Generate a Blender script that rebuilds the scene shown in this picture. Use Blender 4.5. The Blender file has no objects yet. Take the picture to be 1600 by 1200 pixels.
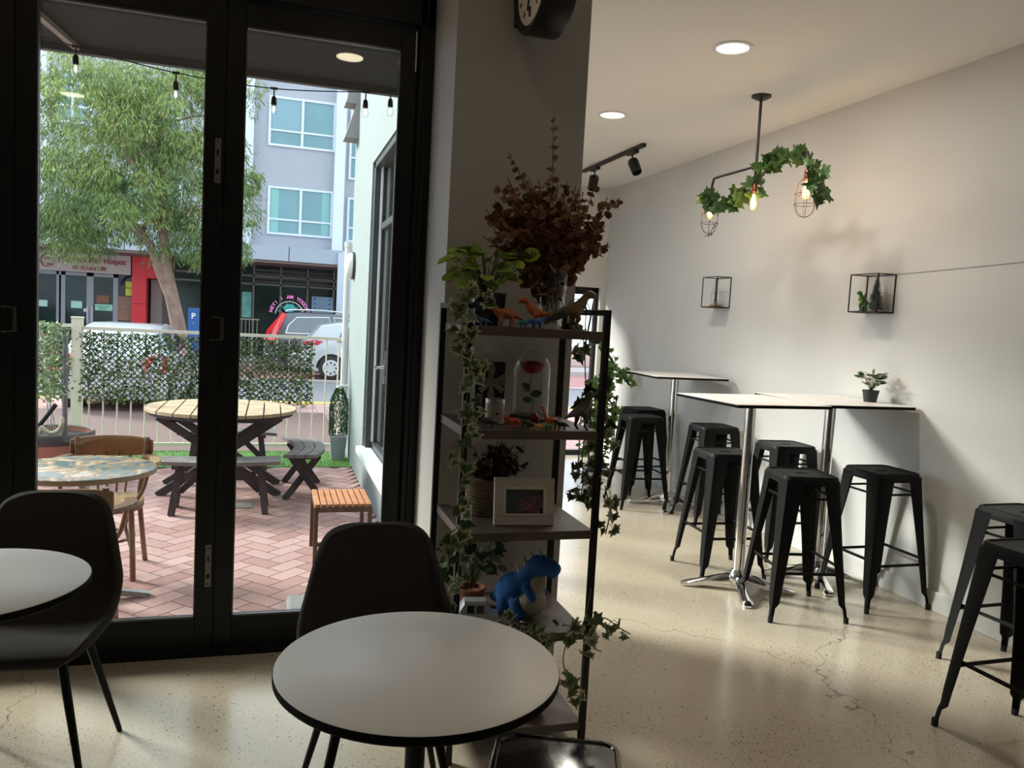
import bpy, math, random
from math import sin, cos, pi, radians as R
from mathutils import Vector as V, Matrix
random.seed(7)
S = bpy.context.scene
COL = S.collection

# ---------------------------------------------------------------- camera
cam = bpy.data.objects.new('camera', bpy.data.cameras.new('camera')); COL.objects.link(cam)
cam.data.sensor_width = 36; cam.data.lens = 1240/1600*36; cam.data.clip_start = .05; cam.data.clip_end = 300
_y, _p, _r = R(16.9962), R(4.51982), R(-3.07127)
fw = V((sin(_y)*cos(_p), cos(_y)*cos(_p), -sin(_p))); rt = V((cos(_y), -sin(_y), 0)); up = rt.cross(fw)
r2 = rt*cos(_r)-up*sin(_r); u2 = rt*sin(_r)+up*cos(_r)
m = Matrix((r2, u2, -fw)).transposed().to_4x4(); m.translation = V((0, 0, 1.5)); cam.matrix_world = m
S.camera = cam
# ---------------------------------------------------------------- world, sun, exposure
w = bpy.data.worlds.new('world'); S.world = w; w.use_nodes = True
bg = w.node_tree.nodes['Background']; bg.inputs[0].default_value = (.80, .89, 1, 1); bg.inputs[1].default_value = 2.6
def light(name, kind, loc, energy, color=(1, 1, 1), **kw):
    l = bpy.data.lights.new(name, kind); l.energy = energy; l.color = color
    for k, v in kw.items(): setattr(l, k, v)
    o = bpy.data.objects.new(name, l); o.location = loc; COL.objects.link(o); return o
sun = light('sun', 'SUN', (0, 0, 20), 7.5, (1, .96, .88), angle=R(16))
sun.rotation_euler = V((1, -.79, -.66)).to_track_quat('-Z', 'Y').to_euler()
def portal(loc, rot, sx, sy):
    l = light('window_portal', 'AREA', loc, 1, shape='RECTANGLE', size=sx, size_y=sy); l.rotation_euler = rot
    l.data.cycles.is_portal = True; return l
portal((.99, 5.9, 1.6), (0, R(-90), 0), 2.7, 3.4)
portal((-1.6, 3.66, 1.4), (R(-90), 0, 0), 4.4, 2.6)
portal((3.08, 8.5, 1.0), (R(-90), 0, 0), .96, 1.9)
S.view_settings.view_transform = 'Standard'; S.view_settings.look = 'None'
S.view_settings.exposure = 0.12; S.view_settings.gamma = 1; S.view_settings.use_curve_mapping = False

# ---------------------------------------------------------------- helpers
MATS = {}
def mat(name, col, rough=.5, metal=0, var=.0, scale=8, bump=0, bscale=40, emit=None, es=1, spec=.5, coat=0, attr=None):
    if name in MATS: return MATS[name]
    m = bpy.data.materials.new(name); m.use_nodes = True; nt = m.node_tree; b = nt.nodes['Principled BSDF']
    b.inputs['Roughness'].default_value = rough; b.inputs['Metallic'].default_value = metal
    b.inputs['Specular IOR Level'].default_value = spec; b.inputs['Coat Weight'].default_value = coat
    c = (*col, 1); b.inputs['Base Color'].default_value = c
    tc = nt.nodes.new('ShaderNodeTexCoord')
    if var or attr:
        mx = nt.nodes.new('ShaderNodeMix'); mx.data_type = 'RGBA'
        if attr:
            a = nt.nodes.new('ShaderNodeAttribute'); a.attribute_name = 'tone'; nt.links.new(a.outputs['Fac'], mx.inputs['Factor'])
            mx.inputs['A'].default_value = c; mx.inputs['B'].default_value = (*attr, 1)
        else:
            n = nt.nodes.new('ShaderNodeTexNoise'); n.inputs['Scale'].default_value = scale; n.inputs['Detail'].default_value = 5
            nt.links.new(tc.outputs['Object'], n.inputs['Vector'])
            rp = nt.nodes.new('ShaderNodeMapRange'); rp.inputs[1].default_value = .3; rp.inputs[2].default_value = .7
            nt.links.new(n.outputs['Fac'], rp.inputs[0]); nt.links.new(rp.outputs[0], mx.inputs['Factor'])
            mx.inputs['A'].default_value = tuple(max(0, x*(1-var)) for x in col)+(1,)
            mx.inputs['B'].default_value = tuple(min(1, x*(1+var)) for x in col)+(1,)
        nt.links.new(mx.outputs['Result'], b.inputs['Base Color'])
    if bump:
        n = nt.nodes.new('ShaderNodeTexNoise'); n.inputs['Scale'].default_value = bscale; nt.links.new(tc.outputs['Object'], n.inputs['Vector'])
        bp = nt.nodes.new('ShaderNodeBump'); bp.inputs['Strength'].default_value = bump; bp.inputs['Distance'].default_value = .01
        nt.links.new(n.outputs['Fac'], bp.inputs['Height']); nt.links.new(bp.outputs[0], b.inputs['Normal'])
    if emit: b.inputs['Emission Color'].default_value = (*emit, 1); b.inputs['Emission Strength'].default_value = es
    MATS[name] = m; return m
def glassmat(name, tint=(.93, .96, .95), refl=1.0, rough=0.0, ior=1.5):
    m = bpy.data.materials.new(name); m.use_nodes = True; nt = m.node_tree; nt.nodes.clear()
    o = nt.nodes.new('ShaderNodeOutputMaterial'); t = nt.nodes.new('ShaderNodeBsdfTransparent'); g = nt.nodes.new('ShaderNodeBsdfGlossy')
    t.inputs[0].default_value = (*tint, 1); g.inputs['Roughness'].default_value = rough
    f = nt.nodes.new('ShaderNodeLayerWeight'); f.inputs[0].default_value = .5; pw = nt.nodes.new('ShaderNodeMath'); pw.operation = 'POWER'; pw.inputs[1].default_value = 4; nt.links.new(f.outputs['Facing'], pw.inputs[0])
    mu = nt.nodes.new('ShaderNodeMath'); mu.operation = 'MULTIPLY_ADD'; mu.inputs[1].default_value = refl*.8; mu.inputs[2].default_value = .045*refl; mu.use_clamp = True; nt.links.new(pw.outputs[0], mu.inputs[0])
    x = nt.nodes.new('ShaderNodeMixShader'); nt.links.new(mu.outputs[0], x.inputs[0]); nt.links.new(t.outputs[0], x.inputs[1]); nt.links.new(g.outputs[0], x.inputs[2])
    nt.links.new(x.outputs[0], o.inputs[0]); MATS[name] = m; return m
class MB:
    def __init__(s): s.v = []; s.f = []; s.t = None
    def add(s, vs, fs, tone=None):
        n = len(s.v); s.v += [tuple(x) for x in vs]; s.f += [tuple(i+n for i in f) for f in fs]
        if tone is not None or s.t is not None:
            if s.t is None: s.t = [0]*n
            s.t += (tone if isinstance(tone, (list, tuple)) else [tone or 0]*len(vs))
        return s
    def box(s, a, b, M=None, tone=None):
        x0, y0, z0 = a; x1, y1, z1 = b
        vs = [V(p) for p in ((x0,y0,z0),(x1,y0,z0),(x1,y1,z0),(x0,y1,z0),(x0,y0,z1),(x1,y0,z1),(x1,y1,z1),(x0,y1,z1))]
        if M: vs = [M @ p for p in vs]
        return s.add(vs, [(0,3,2,1),(4,5,6,7),(0,1,5,4),(1,2,6,5),(2,3,7,6),(3,0,4,7)], tone)
    def cbox(s, c, d, rz=0, M=None):
        T = Matrix.Translation(c) @ Matrix.Rotation(rz, 4, 'Z')
        if M: T = M @ T
        return s.box((-d[0]/2, -d[1]/2, -d[2]/2), (d[0]/2, d[1]/2, d[2]/2), T)
    def beam(s, p, q, wd, th, side=None):
        p, q = V(p), V(q); d = (q-p).normalized()
        a = V(side) if side else (V((0, 0, 1)).cross(d) if abs(d.z) < .95 else V((1, 0, 0)))
        a = (a-d*a.dot(d)).normalized(); b = d.cross(a); vs = []
        for c in (p, q):
            for x, y in ((-1,-1),(1,-1),(1,1),(-1,1)): vs.append(c+a*(x*wd/2)+b*(y*th/2))
        return s.add(vs, [(0,3,2,1),(4,5,6,7),(0,1,5,4),(1,2,6,5),(2,3,7,6),(3,0,4,7)])
    def loft(s, rings, closed=True, c0=True, c1=True, tone=None):
        n = len(rings[0]); vs = [p for r in rings for p in r]; fs = []
        for i in range(len(rings)-1):
            for j in range(n if closed else n-1):
                k = (j+1) % n; fs.append((i*n+j, i*n+k, (i+1)*n+k, (i+1)*n+j))
        if c0: fs.append(tuple(range(n))[::-1])
        if c1: fs.append(tuple((len(rings)-1)*n+j for j in range(n)))
        return s.add(vs, fs, tone)
    def tube(s, pts, r, n=8, caps=True):
        pts = [V(p) for p in pts]; rs = r if isinstance(r, (list, tuple)) else [r]*len(pts); rings = []; a = None
        for i, p in enumerate(pts):
            d = (pts[min(i+1, len(pts)-1)]-pts[max(i-1, 0)])
            d = d.normalized() if d.length > 1e-9 else V((0, 0, 1))
            if a is None: a = V((1, 0, 0)) if abs(d.x) < .9 else V((0, 1, 0))
            a = (a-d*a.dot(d)); a = a.normalized() if a.length > 1e-6 else d.orthogonal().normalized(); b = d.cross(a)
            rings.append([p+(a*cos(2*pi*j/n)+b*sin(2*pi*j/n))*rs[i] for j in range(n)])
        return s.loft(rings, c0=caps, c1=caps)
    def lathe(s, prof, n=32, c=(0, 0, 0), c0=True, c1=True, sx=1, sy=1):
        return s.loft([[V((c[0]+r*sx*cos(2*pi*j/n), c[1]+r*sy*sin(2*pi*j/n), c[2]+z)) for j in range(n)] for r, z in prof], c0=c0, c1=c1)
    def prism(s, pts, z0, z1, M=None):
        a = [V((x, y, z0)) for x, y in pts]; b = [V((x, y, z1)) for x, y in pts]
        if M: a = [M @ p for p in a]; b = [M @ p for p in b]
        return s.loft([a, b])
    def ball(s, c, r, n=12, k=8, sc=(1, 1, 1)):
        return s.lathe([(max(1e-4, sin(pi*i/k))*r, -cos(pi*i/k)*r*sc[2]) for i in range(k+1)], n, c, sx=sc[0], sy=sc[1])
    def build(s, name, m, parent=None, smooth=False, bevel=0, sub=0, remesh=0, solid=0):
        me = bpy.data.meshes.new(name); me.from_pydata(s.v, [], s.f); me.validate(); me.materials.append(m)
        if s.t is not None and len(me.vertices) == len(s.t):
            at = me.attributes.new('tone', 'FLOAT', 'POINT'); at.data.foreach_set('value', s.t)
        if smooth:
            me.shade_smooth() if hasattr(me, 'shade_smooth') else None
            if smooth != 2: me.set_sharp_from_angle(angle=R(40))
        o = bpy.data.objects.new(name, me); COL.objects.link(o)
        if parent: o.parent = parent
        if solid: q = o.modifiers.new('s', 'SOLIDIFY'); q.thickness = solid; q.offset = 0
        if remesh: q = o.modifiers.new('r', 'REMESH'); q.mode = 'VOXEL'; q.voxel_size = remesh; q.use_smooth_shade = True
        if remesh: q = o.modifiers.new('sm', 'SMOOTH'); q.iterations = 4
        if bevel: q = o.modifiers.new('b', 'BEVEL'); q.width = bevel; q.segments = 2; q.limit_method = 'ANGLE'
        if sub: q = o.modifiers.new('u', 'SUBSURF'); q.levels = sub; q.render_levels = sub
        return o
def tag(o, label, cat, group=None):
    o['label'] = label; o['category'] = cat
    if group: o['group'] = group
    return o
def thing(name, label, cat, loc=(0, 0, 0), rz=0, group=None):
    o = bpy.data.objects.new(name, None); COL.objects.link(o); o.location = loc; o.rotation_euler = (0, 0, rz); o.empty_display_size = .05
    return tag(o, label, cat, group)
def struct(o): o['kind'] = 'structure'; return o
def children(o): return [c for c in bpy.data.objects if c.parent == o]
def copy_tree(o, loc=None, rz=None, label=None, group=None, parent=None):
    c = o.copy(); COL.objects.link(c); c.parent = parent
    for ch in children(o): copy_tree(ch, parent=c)
    if loc is not None: c.location = loc
    if rz is not None: c.rotation_euler = (0, 0, rz)
    if label: c['label'] = label
    if group: c['group'] = group
    return c
def rrect(wx, wy, r, k=5, cx=0, cy=0):
    out = []
    for qx, qy, a0 in ((1, 1, 0), (-1, 1, 90), (-1, -1, 180), (1, -1, 270)):
        for i in range(k+1):
            a = R(a0+90*i/k); out.append((cx+qx*(wx/2-r)+r*cos(a), cy+qy*(wy/2-r)+r*sin(a)))
    return out
def ring(pts, z): return [V((x, y, z)) for x, y in pts]
def bez(pts, n=12):
    pts = [V(p) for p in pts]; out = []
    for i in range(len(pts)-1):
        p0 = pts[max(i-1, 0)]; p1 = pts[i]; p2 = pts[i+1]; p3 = pts[min(i+2, len(pts)-1)]
        for k in range(n):
            t = k/n; out.append(.5*((2*p1)+(p2-p0)*t+(2*p0-5*p1+4*p2-p3)*t*t+(3*p1-p0-3*p2+p3)*t**3))
    return out+[pts[-1]]
def text(s, name, m, parent, loc, size, rot=(R(90), 0, 0), ext=.004, align='LEFT', sx=1, bold=0):
    cu = bpy.data.curves.new(name, 'FONT'); cu.body = s; cu.size = size; cu.extrude = ext; cu.align_x = align; cu.offset = bold
    t = bpy.data.objects.new(name, cu); COL.objects.link(t); bpy.context.view_layer.update()
    me = bpy.data.meshes.new_from_object(t.evaluated_get(bpy.context.evaluated_depsgraph_get())); bpy.data.objects.remove(t)
    me.materials.clear(); me.materials.append(m)
    o = bpy.data.objects.new(name, me); COL.objects.link(o); o.parent = parent; o.location = loc; o.rotation_euler = rot; o.scale = (sx, 1, 1); return o

# ---------------------------------------------------------------- materials
WALLC = mat('wall_paint', (.67, .66, .64), .55, var=.02, scale=2, bump=.05, bscale=60)
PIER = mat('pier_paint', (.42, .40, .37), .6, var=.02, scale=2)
CEIL = mat('ceiling_paint', (.90, .87, .82), .8, var=.01, scale=1)
BLK = mat('black_frame', (.008, .008, .0075), .38, spec=.3)
BLKM = mat('black_metal', (.008, .008, .008), .5, metal=0, coat=.0, spec=.14)
BLKG = mat('black_gloss', (.008, .008, .009), .12, coat=1)
CHR = mat('chrome', (.8, .8, .8), .12, 1)
STL = mat('brushed_steel', (.45, .45, .44), .4, 1)
WTOP = mat('white_laminate', (.86, .83, .80), .42, var=.01, spec=.6)
EDGE = mat('black_edge', (.006, .006, .006), .8, spec=.1)
FABR = mat('dark_fabric', (.035, .029, .027), .9, var=.15, scale=200, bump=.3, bscale=500)
GLS = glassmat('pane_glass'); GLS2 = glassmat('cloche_glass', (.97, .98, .98), 1.2)
SHW = mat('shelf_wood', (.095, .07, .055), .45, var=.25, scale=12)
LEAFV = mat('variegated_leaf', (.035, .08, .015), .45, attr=(.60, .57, .38))
_n = LEAFV.node_tree; _mr = _n.nodes.new('ShaderNodeMapRange'); _mr.inputs[1].default_value = .45; _mr.inputs[2].default_value = .9; _a = [x for x in _n.nodes if x.type == 'ATTRIBUTE'][0]; _m = [x for x in _n.nodes if x.type == 'MIX'][0]
_n.links.new(_a.outputs['Fac'], _mr.inputs[0]); _n.links.new(_mr.outputs[0], _m.inputs['Factor'])
LEAFG = mat('green_leaf', (.06, .15, .03), .45, attr=(.14, .26, .05))
LEAFY = mat('lime_leaf', (.16, .28, .03), .45, attr=(.38, .47, .08))
STEM = mat('green_stem', (.10, .13, .04), .6)
BRNS = mat('brown_stem', (.10, .055, .03), .7)
DRY = mat('dried_leaf', (.13, .055, .025), .7, attr=(.42, .20, .10))
CREAM = mat('fence_cream', (.66, .60, .49), .45)
def floor_mat():
    m = mat('cream_concrete', (.62, .55, .43), .28); nt = m.node_tree; b = nt.nodes['Principled BSDF']; L = nt.links
    tc = nt.nodes.new('ShaderNodeTexCoord')
    def noise(s, d=4):
        n = nt.nodes.new('ShaderNodeTexNoise'); n.inputs['Scale'].default_value = s; n.inputs['Detail'].default_value = d; L.new(tc.outputs['Object'], n.inputs['Vector']); return n
    def mr(src, a, bb):
        r = nt.nodes.new('ShaderNodeMapRange'); r.inputs[1].default_value = a; r.inputs[2].default_value = bb; L.new(src, r.inputs[0]); return r.outputs[0]
    def mix(f, A, B):
        x = nt.nodes.new('ShaderNodeMix'); x.data_type = 'RGBA'; L.new(f, x.inputs['Factor'])
        for k, c in (('A', A), ('B', B)):
            if isinstance(c, tuple): x.inputs[k].default_value = (*c, 1)
            else: L.new(c, x.inputs[k])
        return x.outputs['Result']
    base = mix(mr(noise(1.3).outputs['Fac'], .35, .65), (.51, .43, .32), (.60, .525, .41))
    base = mix(mr(noise(140, 2).outputs['Fac'], .5, .75), base, (.40, .35, .28))
    sp = mr(noise(95, 3).outputs['Fac'], .635, .66)
    pt = mr(noise(1.9, 3).outputs['Fac'], .42, .66)
    mu = nt.nodes.new('ShaderNodeMath'); mu.operation = 'MULTIPLY'; L.new(sp, mu.inputs[0]); L.new(pt, mu.inputs[1])
    base = mix(mu.outputs[0], base, (.09, .085, .08))
    for vs, r0, th in ((48, .16, .80), (21, .10, .80), (90, .22, .72)):
        vn = nt.nodes.new('ShaderNodeTexVoronoi'); vn.inputs['Scale'].default_value = vs; L.new(tc.outputs['Object'], vn.inputs['Vector'])
        sx = nt.nodes.new('ShaderNodeSeparateColor'); L.new(vn.outputs['Color'], sx.inputs[0])
        a = mr(vn.outputs['Distance'], r0+.06, r0); b_ = mr(sx.outputs[0], th, th+.02); mm = nt.nodes.new('ShaderNodeMath'); mm.operation = 'MULTIPLY'; L.new(a, mm.inputs[0]); L.new(b_, mm.inputs[1])
        m2 = nt.nodes.new('ShaderNodeMath'); m2.operation = 'MULTIPLY'; L.new(mm.outputs[0], m2.inputs[0]); L.new(mr(noise(2.3 if vs > 30 else 1.1, 3).outputs['Fac'], .40, .58), m2.inputs[1])
        base = mix(m2.outputs[0], base, (.10, .095, .09))
    vo = nt.nodes.new('ShaderNodeTexVoronoi'); vo.feature = 'DISTANCE_TO_EDGE'; vo.inputs['Scale'].default_value = .42
    wv = nt.nodes.new('ShaderNodeVectorMath'); wv.operation = 'ADD'; sc = nt.nodes.new('ShaderNodeVectorMath'); sc.operation = 'SCALE'; sc.inputs['Scale'].default_value = .5
    L.new(noise(2.5).outputs['Color'], sc.inputs[0]); L.new(tc.outputs['Object'], wv.inputs[0]); L.new(sc.outputs[0], wv.inputs[1]); L.new(wv.outputs[0], vo.inputs['Vector'])
    cr = mr(vo.outputs['Distance'], .0012, .0003); base = mix(cr, base, (.22, .19, .15))
    L.new(base, b.inputs['Base Color'])
    L.new(mr(noise(9).outputs['Fac'], .2, .9), b.inputs['Roughness']); 
    r = nt.nodes.new('ShaderNodeMapRange'); r.inputs[3].default_value = .13; r.inputs[4].default_value = .30; L.new(noise(6).outputs['Fac'], r.inputs[0]); L.new(r.outputs[0], b.inputs['Roughness'])
    return m
FLOOR = floor_mat()

# ================================================================ SETTING: ROOM
H = 3.045; RX = 3.617; FY = 8.4; BY = -3.2; LX = -4.3
def sbox(name, a, b, m, parent=None, bevel=0): 
    o = MB().box(a, b).build(name, m, parent, bevel=bevel)
    if not parent: struct(o)
    return o
fl = MB(); fl.box((LX, BY, -.12), (RX, 3.47, 0)); fl.box((1.18, 3.47, -.12), (RX, FY, 0)); fl.box((.64, 3.47, -.12), (1.18, 3.7, 0)); fl.box((LX, 3.47, -.14), (.64, 3.62, 0))
struct(fl.build('floor', FLOOR))
ce = MB(); ce.box((LX, BY, H), (RX, 3.7, H+.15)); ce.box((1.061, 3.7, H), (RX, FY, H+.15))
struct(ce.build('ceiling', CEIL))
sbox('wall_right', (RX, BY, -.12), (RX+.15, FY+.2, H+.15), WALLC)
sbox('wall_back', (LX, BY-.15, -.12), (RX, BY, H+.15), mat('low_bounce_paint', (.30, .28, .26), .7))  # unseen walls coloured darker to cut bounced light
sbox('wall_left', (LX-.15, BY, -.12), (LX, 3.6, H+.15), mat('low_bounce_paint', (.30, .28, .26), .7))
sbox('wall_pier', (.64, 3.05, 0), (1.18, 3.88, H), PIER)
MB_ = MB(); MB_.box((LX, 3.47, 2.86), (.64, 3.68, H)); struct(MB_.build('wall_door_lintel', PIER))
# far wall with glazed opening X 1.7..3.56
fwm = MB(); fwm.box((1.07, FY, -.15), (2.6, FY+.2, H)); fwm.box((2.6, FY, 1.93), (3.56, FY+.2, H)); fwm.box((3.56, FY, -.15), (RX, FY+.2, H)); fwm.box((2.6, FY, -.15), (3.56, FY+.2, 0))
struct(fwm.build('wall_far', mat('far_wall_paint', (.76, .73, .67), .6, var=.02)))
# wing wall with opening Y 3.88..7.6, z .22..2.97
WEXT = mat('pale_green_render', (.235, .275, .275), .8, var=.03, scale=3, bump=.1)
ww = MB(); ww.box((.86, 3.88, -.3), (1.06, 7.62, .22)); ww.box((.86, 3.88, 2.9), (1.06, 7.62, H+.16)); ww.box((.86, 7.62, -.3), (1.06, 9.4, H+.16)); ww.box((.86, 3.7, H+.16), (3.7, 9.4, 4.8)); ww.box((1.06, 8.61, 2.6), (3.7, 9.4, H))
struct(ww.build('wall_wing', WEXT))
sbox('trim_sill', (.80, 3.9, .18), (.929, 7.62, .235), mat('sill', (.62, .66, .68), .5))
bb = MB(); bb.box((RX-.013, BY, 0), (RX, FY, .115)); struct(bb.build('baseboard_right', mat('baseboard_paint', (.66, .655, .64), .45), bevel=.004))
# wing glazing
wn = struct(thing('window_1', '', '')); 
for k in ('label', 'category'): del wn[k]
g = MB()
for y in (3.9, 4.8, 5.72, 6.64, 7.56): g.box((.875 if y > 7.5 else .93, y-.045, .235), (1.0, y+.045, 2.9))
for z in (.26, 2.3, 2.87): g.box((.875 if z > 2.8 else .935, 3.9, z-.03), (.995, 7.6, z+.03))
g.build('window_frame', mat('grey_frame', (.04, .045, .05), .4), wn, bevel=.004)
g = MB()
for y in (7.50, 7.44): g.box((.925, y-.006, .3), (.94, y+.006, 2.84))
g.build('white_edge_strip', mat('strip_white', (.55, .58, .6), .5), wn)
MB().box((.962, 3.92, .25), (.966, 7.58, 2.88)).build('pane', GLS, wn)
HY, HZ = 6.74, 1.05
h = MB(); h.tube([(.93, HY, HZ), (.845, HY, HZ), (.84, HY-.13, HZ)], .012, 8); h.box((.915, HY-.02, HZ-.14), (.93, HY+.02, HZ+.14)); h.build('lever_handle', CHR, wn, smooth=True)
# far window
w2 = struct(thing('window_2', '', ''))
for k in ('label', 'category'): del w2[k]
g = MB()
for x in (2.62, 3.55): g.box((x-.025, FY+.06, 0), (x+.025, FY+.12, 1.93))
for z in (.03, 1.9): g.box((2.6, FY+.06, z-.03), (3.56, FY+.12, z+.03))
g.build('window_frame', BLK, w2)
MB().box((2.63, FY+.09, .03), (3.04, FY+.094, 1.9)).build('pane', GLS, w2)
a = R(20); T = Matrix.Translation((3.30, FY+.10, 1.87)) @ Matrix.Rotation(a, 4, 'X')
g = MB()
for x in (-.24, .24): g.box((x-.008, -.012, -.75), (x+.008, .012, 0), T)
for z in (-.75, -.02): g.box((-.24, -.012, z), (.24, .012, z+.018), T)
g.build('tilted_sash', BLK, w2)
MB().box((-.235, -.003, -.74), (.235, .003, -.01), T).build('pane', GLS, w2)
# bifold doors
def leaf(n, x0, x1, lock=False, pull=False):
    d = bpy.data.objects.new('door_%d' % n, None); COL.objects.link(d); d.location = (x0, 3.53, 0); struct(d)
    W = x1-x0; f = MB(); st = .074
    f.box((0.002, 0, .035), (st, .05, 2.74)); f.box((W-st, 0, .035), (W-.002, .05, 2.74)); f.box((st, 0, .035), (W-st, .05, .165)); f.box((st, 0, 2.64), (W-st, .05, 2.74))
    f.build('door_frame', BLK, d, bevel=.003)
    MB().box((W-.004, .006, .035), (W+.006, .044, 2.74)).build('rubber_seal', mat('rubber', (.01, .01, .01), .8), d)
    bd = MB()
    for a, b in (((st, -.002, .165), (W-st, .012, .173)), ((st, -.002, 2.632), (W-st, .012, 2.64)), ((st, -.002, .165), (st+.006, .012, 2.64)), ((W-st-.006, -.002, .165), (W-st, .012, 2.64))): bd.box(a, b)
    bd.build('glazing_bead', mat('bead', (.10, .10, .095), .25, .3), d)
    MB().box((st, .022, .165), (W-st, .028, 2.64)).build('pane', GLS, d)
    if lock:
        for z0, z1 in ((2.0, 2.18), (.30, .485)):
            MB().box((W-.036, -.006, z0), (W-.012, .001, z1)).build('hinge_plate', mat('plate_grey', (.20, .20, .19), .4, .5), d, bevel=.002)
            c = MB(); zz = (z0+z1)/2
            c.box((W-.028, -.008, zz+.02), (W-.020, -.005, zz+.045)); c.box((W-.030, -.008, zz-.055), (W-.018, -.005, zz-.035))
            for q in (z0+.015, z1-.015): c.ball((W-.024, -.006, q), .004, 8, 4)
            c.build('plate_slot', BLK, d)
    if pull:
        p = MB(); x = W+.0 ; p.tube([(W-.035, -.0, 1.452), (W-.035, -.022, 1.452), (W+.012, -.024, 1.450), (W+.014, -.024, 1.36), (W-.035, -.022, 1.355), (W-.035, 0, 1.355)], .0028, 6)
        p.build('pull_handle', mat('handle_grey', (.12, .115, .10), .35, .6), d, smooth=True)
        MB().box((W+.002, -.026, 1.357), (W+.012, -.012, 1.452)).build('handle_grip', mat('grip', (.07, .068, .06), .4, .3), d, bevel=.003)
    return d
xs = [-4.0, -3.23, -2.475, -1.72, -.962, -.207, .575]
for i in range(6): leaf(i+1, xs[i], xs[i+1], lock=(i == 4), pull=(i in (3, 4)))
tr = MB(); tr.box((.578, 3.5, 0), (.64, 3.64, 2.86)); tr.box((LX, 3.5, 2.745), (.64, 3.64, 2.86)); tr.box((LX, 3.505, 0), (.64, 3.62, .03)); tr.box((LX, 3.5, 0), (-4.002, 3.64, 2.86))
tr.box((.60, 3.48, 0), (.61, 3.5, 2.86)); struct(tr.build('trim_door_frame', BLK, bevel=.003))
struct(MB().box((.56, 3.515, 2.55), (.566, 3.529, 2.72)).build('trim_drop_bolt', STL))

# ================================================================ INTERIOR FURNITURE
def stool_proto(name, h, label, m, top=.30, base=.43):
    t = thing(name, label, 'stool')
    N = 6; s = MB(); hw = top/2
    o = lambda w_, r, z: ring(rrect(w_, w_, r, N), z)
    slot = []
    k = len(rrect(1, 1, .1, N))
    sl = rrect(.075, .026, .0125, N)
    s.loft([o(top+.012, .05, h-.048), o(top+.004, .048, h-.008), o(top-.008, .044, h), o(top-.022, .04, h), o(top-.028, .038, h-.005), ring([(x, y) for x, y in sl], h-.006), ring(sl, h-.016)], c0=False, c1=False)
    s.loft([ring(sl, h-.016), o(top-.02, .04, h-.014), o(top+.006, .05, h-.048)], c0=False, c1=False)
    s.build('seat', m, t, smooth=True)
    for sx, sy in ((1, 1), (-1, 1), (-1, -1), (1, -1)):
        l = MB(); rings = []
        for f, fw_, off in ((0, .10, 0), (.12, .090, 0), (.5, .062, .0), (.8, .046, .0), (.87, .040, -.002), (.9, .022, .0), (1, .018, .002)):
            z = (h-.02)*(1-f)+.0*f; c = hw+.004+(base/2-hw-.004)*(f**1.12)+off; th = .004; q = .30*fw_
            pts = [(c-fw_, c), (c-q, c), (c-q*.3, c-q*.3), (c, c-q), (c, c-fw_), (c-th, c-fw_), (c-th, c-q), (c-q*.3-th, c-q*.3-th), (c-q, c-th), (c-fw_, c-th)]
            pts = [(sx*x, sy*y) for x, y in pts]
            rings.append(ring(pts if sx*sy > 0 else pts[::-1], z))
        l.loft(rings[::-1])
        lg = l.build('leg', m, t, smooth=True)
        c = base/2-.006; MB().lathe([(.013, 0), (.013, .03)], 10, (sx*c, sy*c, 0)).build('rubber_foot', mat('rubber', (.01, .01, .01), .8), lg, smooth=True)
    def at(f): return hw+.004+(base/2-hw-.004)*(f**1.12)-.012, (h-.02)*(1-f)
    r = MB(); c, z = at(.66); c2, z2 = at(.62)
    r.beam((-c, -c, z), (c, -c, z), .004, .016, (0, 0, 1)) if False else None
    for s_ in (-1, 1):
        r.beam((-c, s_*c, z), (c, s_*c, z), .016, .004, (0, 0, 1)); r.beam((s_*c2, -c2, z2), (s_*c2, c2, z2), .016, .004, (0, 0, 1))
    r.build('footrest', m, t)
    b = MB(); c, z = at(.13)
    for s_ in (-1, 1): b.beam((-c, s_*c, z), (c, s_*c, z), .012, .004, (0, 0, 1)); b.beam((s_*c, -c, z), (s_*c, c, z), .012, .004, (0, 0, 1))
    b.build('brace', m, t)
    return t
st = stool_proto('bar_stool', .765, 'black metal bar stool in the middle front, right of the front chrome table pole', BLKM)
st.location = (2.787, 3.63, 0); st.rotation_euler = (0, 0, R(-11)); st['group'] = 'bar stools in the bright room'
for x, y, rz, lab in ((2.735, 4.31, -4, 'black metal bar stool left of the front chrome table pole, under the left high table'),
                     (3.40, 4.62, -4, 'black metal bar stool between the two chrome poles, half hidden by the front stool'),
                     (3.385, 3.70, 0, 'black metal bar stool standing against the wall right of the second chrome pole'),
                     (3.37, 5.50, -4, 'black metal bar stool between the far high table and the front high tables'),
                     (3.02, 6.08, -4, 'black metal bar stool nearest the tall shelf, in front of the far high table'),
                     (3.31, 6.62, 3, 'black metal bar stool half hidden behind another beside the far corner plants'),
                     (3.32, 2.72, 2, 'black metal bar stool at the right edge of the photo, close to the wall'),
                     (2.76, 2.18, 1, 'black metal bar stool nearest the camera at the right edge of the photo')):
    copy_tree(st, (x, y, 0), R(rz), lab)
low = stool_proto('low_stool', .46, 'glossy black low metal stool at the bottom edge beside the round table', BLKG, .31, .37)
low.location = (.665, 1.66, 0); low.rotation_euler = (0, 0, R(-22))

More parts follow.
